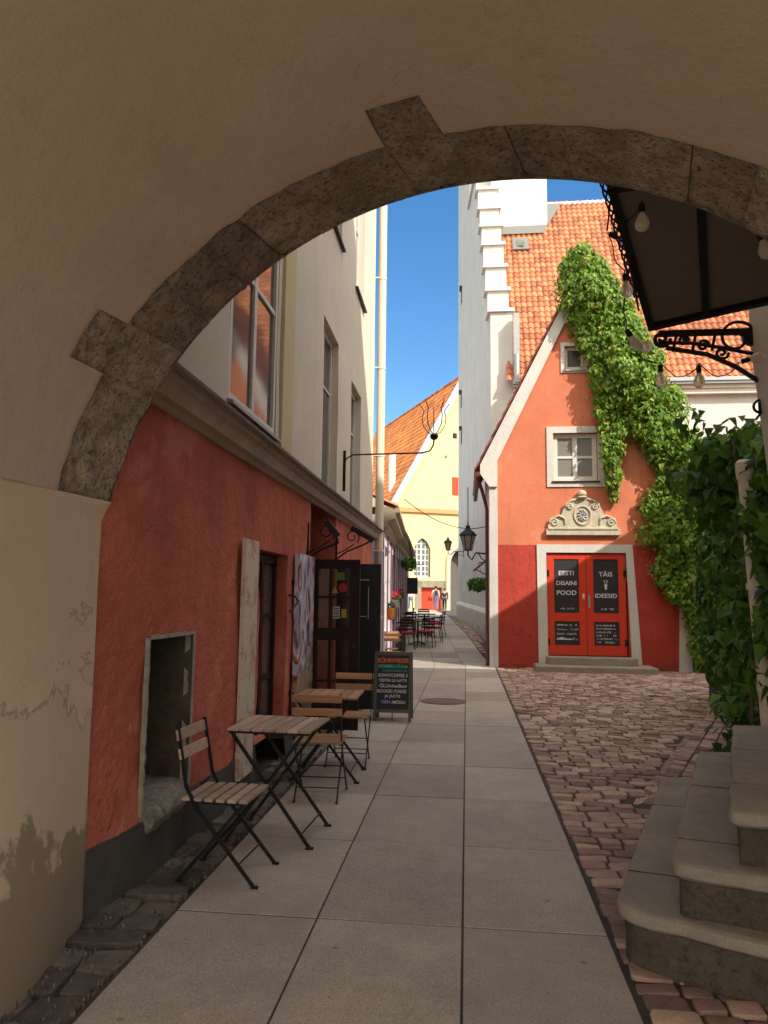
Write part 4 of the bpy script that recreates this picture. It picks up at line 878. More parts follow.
# ------------------------------------------------------------------ church
cb = empty('church', (-3, 60, 0), 'yellow gothic church closing the lane, steep orange roof', 'church')
CG = Vector((.908, .418, 0)); CN = Vector((.418, -.908, 0)); CP = Vector((-.35, 60, 0)); CR = Vector((-.418, .908, 0))
def cf(s, z, d=0): return CP+CG*s+CN*d+Vector((0, 0, z))
def church():
    mb = MB(); ops = [(-4.05, -2.45, 3.3, 5.4)]
    us = [-6.3, -4.35, -2.95, -4.75, -3.05, -1.35, -.55, 6.3]
    W0, W1 = -4.62, -3.22   # window
    # lower wall in strips around window and portals
    win = (-4.15, -2.75, 3.25, 6.35); dr = (-3.55, -1.75, .6, 2.45); po = (-1.15, .75, .6, 5.6)
    xs = sorted({-6.3, 6.3, win[0], win[1], dr[0], dr[1], po[0], po[1]}); zs = [0, .6, 2.45, 3.25, 5.6, 6.35, 8.4]
    for i in range(len(xs)-1):
        for j in range(len(zs)-1):
            a, b, c, d = xs[i], xs[i+1], zs[j], zs[j+1]; m, n = (a+b)/2, (c+d)/2
            if any(o[0] < m < o[1] and o[2] < n < o[3] for o in (win, dr, po)): continue
            mb.add([cf(a, c), cf(b, c), cf(b, d), cf(a, d)], [(0,1,2,3)])
    mb.add([cf(-6.3, 8.4), cf(6.3, 8.4), cf(6.0, 8.9), cf(.15, 19.7), cf(-5.7, 8.9)], [(0,1,2,3,4)])
    # fill the corners above the pointed arches
    for o, zs_ in ((win, 5.2), (po, 4.2)):
        a, b, c, d = o; m = (a+b)/2; n = 10
        for s in (0, 1):
            e = a if s == 0 else b; pts = []
            for k in range(n+1):
                t = k/n; r = (b-a)*1.02; ang = t*math.acos(.5/1.02*1.0); x = (b-r*math.cos(ang)) if s == 0 else (a+r*math.cos(ang)); z = zs_+r*math.sin(ang)*((d-zs_)/(r*math.sin(math.acos(.5/1.02)))); pts.append((x, z))
            P = [cf(x, z, .003) for x, z in pts]+[cf(e, d, .003)]; nn = len(P); mb.add(P, [(i, i+1, nn-1) for i in range(nn-2)])
    for s in (-6.3, 6.3): mb.add([cf(s, 0), cf(s, 0, -24), cf(s, 8.9, -24), cf(s, 8.9)], [(0,1,2,3)])
    mb.build('wall', m_church, cb)
    mb = MB(); mb.box(0, 1, 0, 1, 0, 1); mb.v = [tuple(cf(-6.5+13*x, 8.35+.35*z, -.1+.3*y)) for x, y, z in mb.v]; mb.build('cornice', m_band, cb)
    # window tracery
    f2 = lambda u, z, d: cf(u, z, d)
    w = window(cb, f2, win[0], win[1], win[2], win[3], .3, 4, 7, .12, .07, m_glass, m_winw, sill=False)
    mb = MB(); mb.add([cf(dr[0], dr[2], -.25), cf(dr[1], dr[2], -.25), cf(dr[1], dr[3], -.25), cf(dr[0], dr[3], -.25)], [(0,1,2,3)]); d_ = mb.build('door', m_dooro, cb)
    mb = MB(); 
    for x in (-2.75, -2.55): mb.tube([cf(x, 1.4, -.2), cf(x, 1.7, -.2)], .04, 6)
    mb.pieces('handle', m_iron, d_)
    mb = MB()
    for a, b, c, d in ((dr[0]-.45, dr[0], .6, 2.9), (dr[1], dr[1]+.45, .6, 2.9), (dr[0]-.45, dr[1]+.45, 2.45, 3.0)):
        mb.add([cf(a, c, .12), cf(b, c, .12), cf(b, d, .12), cf(a, d, .12), cf(a, c, -.26), cf(b, c, -.26), cf(b, d, -.26), cf(a, d, -.26)], [(0,3,2,1),(0,1,5,4),(1,2,6,5),(2,3,7,6),(3,0,4,7),(0,1,2,3)])
    mb.build('door_surround', m_relief, cb)
    mb = MB(); mb.add([cf(po[0]-.1, .5, -.9), cf(po[1]+.1, .5, -.9), cf(po[1]+.1, 5.7, -.9), cf(po[0]-.1, 5.7, -.9)], [(0,1,2,3)]); mb.build('portal_back', m_frame, cb)
    mb = MB(); r = []
    for k in range(21):
        t = k/20; ang = math.pi*t; x = -.2-1.05*math.cos(ang); z = 4.1+1.55*math.sin(ang)**.8 if 0 < t < 1 else 4.1; r.append((x, z))
    r = [(-1.25, .6)]+r+[(.85, .6)]
    rows = [[cf(x, z, .15), cf(x+(x+.2)*-.22, z-(.2 if z > 4 else 0), .0), cf(x+(x+.2)*-.22, z-(.2 if z > 4 else 0), -.9)] for x, z in r]; fill(mb, rows, None)
    rows = [[cf(x, z, .15), cf(x+(x+.2)*.16, z+(.25 if z > 4 else 0), .15), cf(x+(x+.2)*.16, z+(.25 if z > 4 else 0), -.05)] for x, z in r]; fill(mb, rows, None); mb.build('portal_arch', m_relief, cb)
    for s, z, w_, h in ((-.9, 9.9, .55, 1.5),): 
        mb = MB(); mb.add([cf(s, z, .02), cf(s+w_, z, .02), cf(s+w_, z+h, .02), cf(s, z+h, .02), cf(s, z, -.1), cf(s+w_, z, -.1), cf(s+w_, z+h, -.1), cf(s, z+h, -.1)], [(0,1,2,3),(0,1,5,4),(1,2,6,5),(2,3,7,6),(3,0,4,7)]); mb.build('window_shutter', m_dooro, cb)
    for s, z in ((-.85, 14.6), (-1.5, 12.9), (-.3, 12.2)):
        mb = MB(); w_ = .38; mb.add([cf(s, z, .02), cf(s+w_, z, .02), cf(s+w_, z+.45, .02), cf(s, z+.45, .02)], [(0,1,2,3)]) if s == -.85 else mb.add([cf(s, z, .02), cf(s+.12, z, .02), cf(s+.12, z+.25, .02), cf(s, z+.25, .02)], [(0,1,2,3)]); mb.build('wall_hole', m_dark, cb)
    # roof
    ap = cf(.15, 19.8); ev = cf(-6.2, 8.6, .1); sl = (ap-ev); sl = cf(.15, 19.8, .1)-cf(-6.2, 8.6, .1)
    mb = MB(); roof_sheet(mb, cf(-6.35, 8.4, .15), CR, sl, 60, int(sl.length/.55)+1, .4, .55, .08, .05, 4); 
    sl2 = cf(.15, 19.8, .1)-cf(6.5, 8.6, .1); roof_sheet(mb, cf(6.5, 8.6, .15), CR, sl2, 60, int(sl2.length/.55)+1, .4, .55, .08, .05, 4); mb.build('roof', m_tilec, cb)
    mb = MB(); mb.bar(cf(-6.3, 8.4, .22), cf(.15, 19.95, .22), .18, .5, (0, 0, 1)); mb.bar(cf(6.5, 8.4, .22), cf(.15, 19.95, .22), .18, .5, (0, 0, 1)); mb.pieces('verge', m_zinc, cb)
    mb = MB(); p = cf(-5.2, 10.2, -2.5); mb.tube([p, p+Vector((0, 0, 3.2))], .32, 10); mb.build('vent_pipe', m_white, cb)
church()
# ------------------------------------------------------------------ stone steps at the right
def stair():
    o = empty('stone_steps', (1.5, 4, 0), 'three worn stone steps with rounded nosings at the lower right', 'steps')
    def step(outl, z0, z1, name):
        # outl: left-back, corner bits..., front right ; closed on the far right
        n = len(outl); noise_ = .004
        mb = MB(); mb.smooth = True; cx = sum(p[0] for p in outl)/n+1; cyy = sum(p[1] for p in outl)/n
        def ins(p, q, r, d):   # inward offset at q
            t = Vector((r[0]-p[0], r[1]-p[1])).normalized(); nn = Vector((-t.y, t.x)); c = Vector((2.6-q[0], 4.6-q[1]))
            if nn.dot(c) < 0: nn = -nn
            return (q[0]+nn.x*d, q[1]+nn.y*d)
        P = outl; prof = [(.032, z0), (.032, (z0+z1)/2), (.030, z1-.075), (.022, z1-.068), (.0, z1-.052), (-.004, z1-.03), (.004, z1-.008), (.02, z1), (.035, z1+.001)]
        rows = []
        for d, z in prof:
            row = []
            for i in range(n):
                a = P[max(0, i-1)]; b = P[min(n-1, i+1)]; x, y = ins(a, P[i], b, d+.010*ns(P[i][0]*4, P[i][1]*4, z*3)+.006*ns(P[i][0]*17, P[i][1]*17, z*9)); row.append((x, y, z+.005*ns(x*5, y*5)+.003*ns(x*19, y*19)))
            rows.append(row)
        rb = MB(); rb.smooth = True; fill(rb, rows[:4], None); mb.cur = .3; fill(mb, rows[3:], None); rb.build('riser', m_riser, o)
        # tread top as quads towards the hidden side, split into slabs with thin joints
        last = rows[-1]; far = [(2.6, min(max(p[1], 2.5), 6.2) if k < n-1 else p[1], z1+.001) for k, p in enumerate(last)]
        far = [(max(2.6, p[0]+.2), p[1]+0.0, z1+.001) for p in last]
        cj = [i for i in range(n)]
        for i in range(n-1):
            mb.cur = .2+.6*((i*37 % 11)/11) if i % 17 == 0 else mb.cur
            mb.add([last[i], last[i+1], far[i+1], far[i]], [(0,1,2,3)])
        p, q = P[0], P[0]; mb.add([(rows[0][0][0], rows[0][0][1], z0), (2.6, rows[0][0][1], z0), (2.6, rows[0][0][1], z1), (last[0][0], last[0][1], z1)], [(0,1,2,3)])
        mb.build(name, m_step, o)
        mb = MB()
        return
    def outline(back, corner, front, fr, rad, n=8):
        B, C, Fp = Vector(back), Vector(corner), Vector(front); d1 = (B-C).normalized(); d2 = (Fp-C).normalized(); a = C+d1*rad; b = C+d2*rad
        pts = [tuple(B+(a-B)*k/48) for k in range(48)]
        for k in range(n+1): t = k/n; pts.append(tuple(a*(1-t)**2+C*2*t*(1-t)+b*t*t))
        E = Fp+d2*fr; pts += [tuple(b+(E-b)*k/36) for k in range(1, 37)]; return pts
    s1 = outline((1.50, 6.13), (.645, 3.56), (1.19, 3.27), 1.2, .16); s2 = outline((1.74, 6.0), (.87, 3.47), (1.23, 3.35), 1.3, .10); s3 = outline((1.95, 5.85), (1.125, 3.46), (1.28, 3.435), 1.2, .07)
    step(s1, -.03, .25, 'step'); step(s2, .24, .475, 'step'); step(s3, .465, .70, 'step')
    # slab joints cut across the treads
    mb = MB()
    for P, z, ys_ in ((s1, .25, (4.02, 5.3)), (s2, .475, (3.82, 4.9)), (s3, .70, (4.0, 4.9))):
        for y in ys_:
            a = [p for p in P if p[1] > 3.7]; x = np.interp(y, [p[1] for p in a[::-1]], [p[0] for p in a[::-1]])
            mb.bar((x+.012, y, z+.0022), (x+.55, y-.13, z+.0022), .006, .003)
    mb.build('joint_line', m_dirt, o)
stair()
# ------------------------------------------------------------------ bistro furniture
def folding_chair(wood_m, lbl=None, grp=None):
    """local frame: chair faces +Y, x = width .39"""
    o = empty('folding_chair', (0, 0, 0), lbl, 'chair', grp); w = .19
    mb = MB()
    for i, y in enumerate(np.linspace(-.17, .17, 6)): mb.cur = random.random(); mb.box(-w-.005, w+.005, y-.024, y+.024, .443, .46, .003)
    mb.build('seat', wood_m, o, local=True)
    for z, yy in ((.80, -.235), (.695, -.215)):
        mb = MB(); mb.cur = random.random(); mb.box(-w-.01, w+.01, -.008, .008, -.03, .03, .004); mb.v = [(x, y+yy-.2*z_+.02*(1-(x/w)**2)*-1, z_+z) for x, y, z_ in mb.v]; mb.build('back_slat', wood_m, o, local=True)
    for s in (-1, 1):
        mb = MB(); x = s*w; mb.bar((x, .24, .012), (x, -.10, .40), .010, .020); mb.bar((x, -.10, .40), (x, -.17, .52), .010, .020, ext=.003); mb.bar((x, -.17, .52), (x, -.235, .845), .010, .020); mb.box(x-.008, x+.008, .23, .27, 0, .014); mb.build('leg', m_iron, o, local=True)
        x = s*(w-.022); mb = MB(); mb.bar((x, -.20, .012), (x, .16, .43), .010, .020); mb.box(x-.008, x+.008, -.22, -.18, 0, .014); mb.build('leg', m_iron, o, local=True)
    mb = MB()
    for x in (-w+.01, w-.01): mb.bar((x, -.17, .436), (x, .18, .436), .012, .012)
    mb.pieces('seat_rail', m_iron, o, local=True)
    mb = MB(); mb.tube([(-w, .15, .115), (w, .15, .115)], .005, 6); mb.tube([(-w+.02, -.13, .10), (w-.02, -.13, .10)], .005, 6); mb.tube([(-w, .03, .235), (w, .03, .235)], .005, 6); mb.pieces('stretcher', m_iron, o, local=True)
    return o
def folding_table(wood_m, n, lbl, w=.56, d=.55, h=.735, grp=None):
    o = empty('folding_table', (0, 0, 0), lbl, 'table', grp); mb = MB()
    for i in range(n):
        x = -w/2+w*(i+.5)/n; mb.cur = random.random(); mb.box(x-w/n/2+.005, x+w/n/2-.005, -d/2, d/2, h-.018, h, .003)
    mb.build('tabletop', wood_m, o, local=True)
    mb = MB()
    for y in (-d/2+.02, d/2-.02): mb.box(-w/2+.01, w/2-.01, y-.008, y+.008, h-.034, h-.0185)
    mb.pieces('top_rail', m_iron, o, local=True)
    for y in (-d/2+.02, d/2-.05):
        mb = MB(); mb.bar((-w/2+.03, y, h-.03), (w/2+.0, y, .012), .011, .022); mb.box(w/2-.02, w/2+.03, y-.01, y+.01, 0, .015); mb.build('leg', m_iron, o, local=True)
        mb = MB(); yy = y+.022; mb.bar((w/2-.06, yy, h-.03), (-w/2+.0, yy, .012), .011, .022); mb.box(-w/2-.03, -w/2+.02, yy-.01, yy+.01, 0, .015); mb.build('leg', m_iron, o, local=True)
    mb = MB()
    for x, z in ((w/2-.05, .09), (-w/2+.05, .09), (.0, h/2)): mb.tube([(x, -d/2+.02, z), (x, d/2-.03, z)], .006, 6)
    mb.pieces('stretcher', m_iron, o, local=True)
    return o
GC = 'folding slatted chairs outside the cafe'; GT = 'folding slatted tables outside the cafe'
c1 = folding_chair(m_slatb.copy(), 'nearest folding chair, slatted seat, facing the lane by the niche', GC); c1.location = (-1.40, 4.38, .002); c1.rotation_euler = (0, 0, R_(-90-3))
t1 = folding_table(m_slatb.copy(), 7, 'nearest folding table with seven bare grey-brown slats', .57, .56, .735, GT); t1.location = (-1.27, 5.12, .002); t1.rotation_euler = (0, 0, R_(-3))
c2 = folding_chair(m_slatx, 'folding chair between the two tables, its back to the viewer', GC); c2.location = (-1.18, 6.10, .002); c2.rotation_euler = (0, 0, R_(2))
t2 = folding_table(m_slatx, 6, 'second folding table, warmer brown closed top, before the mural', .57, .58, .725, GT); t2.location = (-1.24, 6.82, .002); t2.rotation_euler = (0, 0, R_(1))
c3 = folding_chair(m_slatx, 'folding chair beyond the second table, its back by the glazed door', GC); c3.location = (-1.14, 7.38, .002); c3.rotation_euler = (0, 0, R_(180))
c4 = copy_tree(c3); tag(c4, 'far slatted chair facing the lane, just behind the chalkboard sign'); c4.location = (-1.75, 16.9, .002); c4.rotation_euler = (0, 0, R_(175)); 
c5 = copy_tree(c3); tag(c5, 'slatted chair under the orange pot, beside the shop wall'); c5.location = (-1.60, 15.9, .002); c5.rotation_euler = (0, 0, R_(178))
# A-board
ab = empty('chalkboard_sign', (-.96, 9.85, 0), 'standing chalkboard with coloured handwritten menu in a dark wood frame', 'chalkboard')
def aboard():
    w, h = .50, .88; c = Vector((-.965, 9.83, 0))
    for back in (0, 1):
        mb = MB(); lean = .13*(1 if not back else -1)
        def T(x, y, z): return (c.x+x, c.y+(0 if not back else .34)+y+lean*z/h, c.z+z)
        bxs = MB()
        for a, b, z0, z1 in ((-w/2, -w/2+.04, 0, h), (w/2-.04, w/2, 0, h), (-w/2+.04, w/2-.04, h-.04, h), (-w/2+.04, w/2-.04, .11, .15)): bxs.box(a, b, -.012, .012, z0, z1)
        bxs.v = [T(*v) for v in bxs.v]; fr = bxs.build('frame', m_frame, ab)
        b2 = MB(); b2.box(-w/2+.035, w/2-.035, -.006, .006, .13, h-.02); b2.v = [T(*v) for v in b2.v]; b2.build('board', m_chalk, ab)
    rot = Matrix.Rotation(R_(90)-math.atan(.13/.88), 4, 'X')
    def MT(z, x=0): return Matrix.Translation(Vector((c.x+x, c.y+.13*z/h-.009, z))-ab.location) @ rot
    texts([('KÖHRWIESER', .082, MT(.745), .82, .0022)], m_co, ab); texts([('HOMMIK/LÕUNA', .060, MT(.678), .84, .0016)], m_cg, ab); texts([('CAFE/RAAMATUD', .048, MT(.625, .02), .86, .0005)], m_ct, ab)
    texts([('KOHV/COFFEE 3', .058, MT(.563), .92, .0014), ('TEE/TEA 2,5 /LATTE', .050, MT(.502), .86, .0012), ('·ÕLU/wine/Beer', .060, MT(.428), .94, .0014), ('·KOOGID /CAKES', .056, MT(.362, -.02), .92, .0014), ('JA JÄÄTIS', .050, MT(.302, .0), 1., .001)], m_cw, ab)
    texts([('VEIN', .058, MT(.225, -.09), 1., .0018)], m_cb, ab); texts([('/MÕDU', .054, MT(.225, .08), 1., .0012)], m_cw, ab)
    mb = MB(); mb.tube([(c.x-.1, c.y+.06, .3), (c.x-.1, c.y+.28, .3)], .004, 5); mb.tube([(c.x, c.y+.02, .0), (c.x, c.y+.02, .12)], .006, 5); mb.build('stay_chain', m_iron, ab)
aboard()
# ------------------------------------------------------------------ black chairs and tables up the lane
def cafe_chair(cush):
    o = empty('cafe_chair', (0, 0, 0), None, 'chair', 'black metal chairs at the tables up the lane'); mb = MB(); mb.box(-.22, .22, -.22, .22, .44, .455, .004); mb.build('seat', m_iron, o, local=True)
    if cush: mb = MB(); mb.box(-.21, .21, -.21, .21, .457, .51, .02); mb.build('cushion', m_redp, o, local=True)
    for s in (-1, 1):
        mb = MB(); mb.tube([(s*.24, .24, 0), (s*.21, .2, .44), (s*.21, .2, .64), (s*.22, .05, .67), (s*.2, -.2, .66)], .013, 6); mb.build('leg', m_iron, o, local=True)
        mb = MB(); mb.tube([(s*.22, -.27, 0), (s*.2, -.2, .44), (s*.19, -.25, .86)], .013, 6); mb.build('leg', m_iron, o, local=True)
    mb = MB()
    for z in (.60, .69, .78, .85): mb.box(-.19, .19, -.25-(z-.6)*.1, -.235-(z-.6)*.1, z-.025, z+.025)
    mb.pieces('back_slat', m_iron, o, local=True); return o
ks = [(-1.75, 22.1, 10, 'front black chair with a crimson cushion, nearest of the lane cafe chairs'), (-2.05, 23.3, 95, 'black chair with red cushion pushed in against the shop wall'), (-1.20, 22.6, 170, 'black chair with red cushion on the open lane side, facing the wall'), (-1.95, 25.1, 20, 'black chair standing between the two black lane tables'), (-1.55, 26.6, 175, 'black slatted chair behind the second lane table, back showing'), (-2.2, 27.6, 90, 'farthest black chair, close to the shop wall'), (-1.05, 23.9, 100, 'black chair turned sideways on the lane side of the nearer black table'), (-1.0, 25.3, 80, 'black chair beside the farther black table, out in the lane')]
kc = None
for x, y, a, lb_ in ks:
    o = cafe_chair(True) if kc is None else copy_tree(kc); kc = kc or o; tag(o, lb_); o.location = (x, y, g(y)+.002); o.rotation_euler = (0, 0, R_(a))
kt = None
for x, y, lb_ in ((-1.50, 23.2, 'nearer square black metal table up the lane'), (-1.45, 25.9, 'farther square black metal table up the lane')):
    if kt is None:
        o = kt = empty('cafe_table', (0, 0, 0), None, 'table', 'black tables up the lane'); mb = MB(); mb.box(-.38, .38, -.38, .38, .72, .745, .005); mb.build('tabletop', m_iron, o, local=True)
        mb = MB(); mb.tube([(0, 0, .02), (0, 0, .72)], .03, 8); mb.build('pedestal', m_iron, o, local=True)
        mb = MB()
        for a in range(4): mb.tube([(0, 0, .12), (.2*math.cos(a*1.571+.78), .2*math.sin(a*1.571+.78), .07), (.34*math.cos(a*1.571+.78), .34*math.sin(a*1.571+.78), .012)], .014, 6)
        mb.build('foot', m_iron, o, local=True)
    else: o = copy_tree(kt)
    tag(o, lb_); o.location = (x, y, g(y)+.002)
# ------------------------------------------------------------------ lanterns
def lantern(name, base, arm_to, sc, lbl, up_rod=0):
    """base = lantern centre-bottom, arm_to = wall point"""
    o = empty(name, arm_to, lbl, 'lantern', 'wall lanterns on the white walls'); B = Vector(base); A = Vector(arm_to)
    mb = MB(); dr = (A-B).normalized(); mb.tube([A, A+(B-A)*.6-Vector((0, 0, .02*sc)), B+Vector((0, 0, -.22*sc))+dr*.1*sc, B+Vector((0, 0, -.12*sc)), B], .022*sc, 6); mb.tube([A+Vector((0, 0, -.25*sc)), A+Vector((0, 0, .15*sc))], .03*sc, 6); mb.tube([A+Vector((0, 0, -.22*sc)), A+(B-A)*.3+Vector((0, 0, -.15*sc)), A+(B-A)*.5], .014*sc, 6); mb.build('arm', m_iron, o)
    mb = MB()
    for k in range(6):
        a = k*math.pi/3; c, s = math.cos(a), math.sin(a); mb.bar(B+Vector((c*.10, s*.10, 0))*sc, B+Vector((c*.19, s*.19, .38))*sc, .018*sc)
    mb.lathe([(.001, 0), (.11, 0), (.11, .025), (.001, .03)], B, 6); mb.lathe([(.21*sc, .38*sc), (.23*sc, .40*sc), (.17*sc, .47*sc), (.06*sc, .56*sc), (.05*sc, .60*sc), (.07*sc, .62*sc), (.02*sc, .66*sc), (.012*sc, .78*sc)], B, 6); mb.build('frame', m_iron, o)
    mb = MB(); mb.lathe([(.09*sc, .02*sc), (.178*sc, .38*sc)], B, 6); mb.build('pane', m_lampgl, o)
    return o
l1 = lantern('wall_lantern', (.04, 20, 2.88), (HX0-.0, 20.1, 2.80), 1.05, 'near black lantern hung low on the gabled house side wall')
lantern('wall_lantern', (-.83, 33.5, 3.75), (wx(33.6), 33.6, 3.7), .9, 'far small lantern on the white wall near the church')
mb = MB(); pts = [Vector((sx_(16)+.42, 16, 3.75)).lerp(Vector((HX0-.02, 20.1, 3.55)), t)+Vector((0, 0, -.28*4*t*(1-t))) for t in np.linspace(0, 1, 16)]
mb.tube(pts, .011, 5); mb.tube([(.04, 20.0, 3.6), (.04, 20, 4.6)], .012, 5); tag(mb.build('overhead_cable', m_cable), 'black cable sagging across the lane to the near lantern', 'cable')
# hanging basket and little red canopy
def leaves(mb, P, Nrm, size, jit=.6, shape='ivy'):
    """P,Nrm lists -> small leaf shapes"""
    for p, n in zip(P, Nrm):
        n = Vector(n)+Vector(rng.normal(0, jit, 3)); 
        if n.length < 1e-3: continue
        n.normalize(); d = Vector((0, 0, -1))-n*n.dot(Vector((0, 0, -1))); d = d if d.length > .1 else n.orthogonal(); d.normalize(); d = (d+Vector(rng.normal(0, .45, 3))); d = (d-n*n.dot(d)).normalized(); s = n.cross(d); k = size*rng.uniform(.6, 1.3); mb.cur = float(np.clip(rng.normal(.5, .24), 0, 1)); p = Vector(p)
        if shape == 'ivy': q = [(0, -.02, 0), (.45, .05, .1), (.30, .42, .06), (0, 1, -.12), (-.30, .42, .06), (-.45, .05, .1)]; fs = [(0, 1, 2, 3), (0, 3, 4, 5)]
        else: q = [(0, 0, 0), (.28, .4, .06), (0, 1, -.1), (-.28, .4, .06)]; fs = [(0, 1, 2), (0, 2, 3)]
        mb.add([p+(s*a+d*b+n*c)*k for a, b, c in q], fs)
def ball(c, r, n, sq=(1, 1, 1)):
    P = []; Q = []
    for _ in range(n):
        v = Vector(rng.normal(0, 1, 3)).normalized(); P.append(Vector(c)+Vector((v.x*sq[0], v.y*sq[1], v.z*sq[2]))*r*rng.uniform(.5, 1.0)); Q.append(v)
    return P, Q
hb = empty('hanging_basket', (.55, 21.2, 2.0), 'green hanging basket on the white side wall below the lantern', 'plant')
mb = MB(); mb.lathe([(.05, 1.80), (.16, 1.86), (.22, 1.98), (.22, 2.0)], (.34, 21.2, 0), 12); mb.build('basket', m_frame, hb)
mb = MB(); P, Q = ball((.34, 21.2, 2.02), .34, 420, (1, 1, .62)); leaves(mb, P, Q, .09); mb.build('foliage', m_vine, hb)
mb = MB(); mb.tube([(HX0, 21.2, 2.62), (.34, 21.2, 2.62)], .014, 6); mb.tube([(.34, 21.2, 2.62), (.5, 21.2, 2.0)], .005, 4); mb.tube([(.34, 21.2, 2.62), (.18, 21.2, 2.0)], .005, 4); mb.build('hook', m_iron, hb)
rc = empty('door_canopy', (.5, 22.0, 2.6), 'small dark red canopy sticking out from the side wall', 'canopy')
mb = MB(); mb.add([(HX0, 21.9, 2.75), (.20, 21.9, 2.45), (.20, 22.5, 2.45), (HX0, 22.5, 2.75), (HX0, 21.9, 2.69), (.20, 21.9, 2.39), (.20, 22.5, 2.39), (HX0, 22.5, 2.69)], [(0,1,2,3),(4,5,6,7),(0,1,5,4),(1,2,6,5),(2,3,7,6),(3,0,4,7)]); mb.build('canopy_board', m_tiled, rc)
mb = MB(); mb.tube([(HX0, 22, 2.3), (.3, 22, 2.45)], .015, 5); mb.build('strut', m_iron, rc)
# flowers and pot on shop
for i, (y, z, nm, lb_) in enumerate(((19.2, 1.55, 'flower_box', 'nearer red geranium box on the shop wall'), (21.8, 1.6, 'flower_box', 'farther red geranium box, just past a purple post'))):
    o = empty(nm, (sx_(y)+.1, y, z), lb_, 'flower box', 'red flower boxes on the shop'); mb = MB(); mb.box(sx_(y)+.0, sx_(y)+.2, y-.3, y+.3, z-.2, z, .01); mb.build('box', m_frame, o)
    mb = MB(); P, Q = ball((sx_(y)+.12, y, z+.04), .24, 130, (.6, 1, .6)); leaves(mb, P, Q, .07); mb.build('foliage', m_vine, o)
    mb = MB(); P, Q = ball((sx_(y)+.12, y, z+.12), .24, 90, (.6, 1, .7)); leaves(mb, P, Q, .07); mb.build('blossoms', m_redp, o)
op = empty('wall_pot', (sx_(16.2)+.1, 16.2, 1.1), 'orange pot hung on the pale shop wall corner', 'pot')
mb = MB(); mb.lathe([(.05, 1.12), (.075, 1.15), (.085, 1.36), (.07, 1.38)], (sx_(16.2)+.14, 16.2, 0), 14); mb.build('pot', m_opot, op)
mb = MB(); P, Q = ball((sx_(16.2)+.14, 16.2, 1.43), .09, 50); leaves(mb, P, Q, .06); mb.build('foliage', m_vine, op)
hp = empty('hanging_plant', (sx_(24)+.3, 24, 3), 'leafy plant hanging from the shop eave', 'plant')
mb = MB(); P, Q = ball((sx_(24)+.34, 24, 2.72), .32, 300, (.8, 1, .7)); leaves(mb, P, Q, .10); mb.build('foliage', m_vine, hp)
mb = MB(); mb.tube([(sx_(24)+.38, 24, 2.8), (sx_(24)+.38, 24, 3.4)], .01, 4); mb.build('cord', m_iron, hp)
sg = empty('hanging_sign', (sx_(27.6)+.4, 27.6, 2.4), 'dark square sign hanging from the shop front past the plant', 'sign')
mb = MB(); mb.box(sx_(27.6)+.2, sx_(27.6)+.6, 27.58, 27.62, 1.75, 2.35); mb.build('board', m_panel, sg); mb = MB(); mb.tube([(sx_(27.6), 27.6, 2.85), (sx_(27.6)+.8, 27.6, 2.85)], .015, 5); mb.tube([(sx_(27.6)+.25, 27.6, 2.35), (sx_(27.6)+.25, 27.6, 2.85)], .01, 4); mb.tube([(sx_(27.6)+.55, 27.6, 2.35), (sx_(27.6)+.55, 27.6, 2.85)], .01, 4); mb.build('bracket', m_iron, sg)
# ------------------------------------------------------------------ downpipe with vines at the right
pp = empty('cream_downpipe', (2.3, 6.2, 0), 'leaning cream pipe rising behind the steps among vines', 'pipe')
mb = MB(); mb.tube([(2.40, 6.28, .0), (2.36, 6.26, .55), (2.24, 6.2, 2.62)], .055, 14); mb.build('pipe', m_pipe, pp)
mb = MB(); mb.lathe([(.056, 2.58), (.064, 2.60), (.070, 2.66), (.068, 2.72), (.045, 2.745), (.001, 2.75)], (2.24, 6.2, 0), 14); mb.build('pipe_cap', m_pipe, pp)
mb = MB()
for z in (.9, 1.7, 2.3): x = 2.36-.12*(z-.55)/2.07; mb.tube([(x, 6.23, z), (x, 6.23, z+.05)], .07, 12)
mb.pieces('pipe_clip', m_pipe, pp)
mb = MB(); x = 2.29; mb.prism([(2.295+.035*math.cos(k*.785), 1.66+.045*math.sin(k*.785)) for k in range(8)], lambda a, b, t: (a-.01, 6.155-t, b), .004); mb.build('sticker', m_cb, pp)

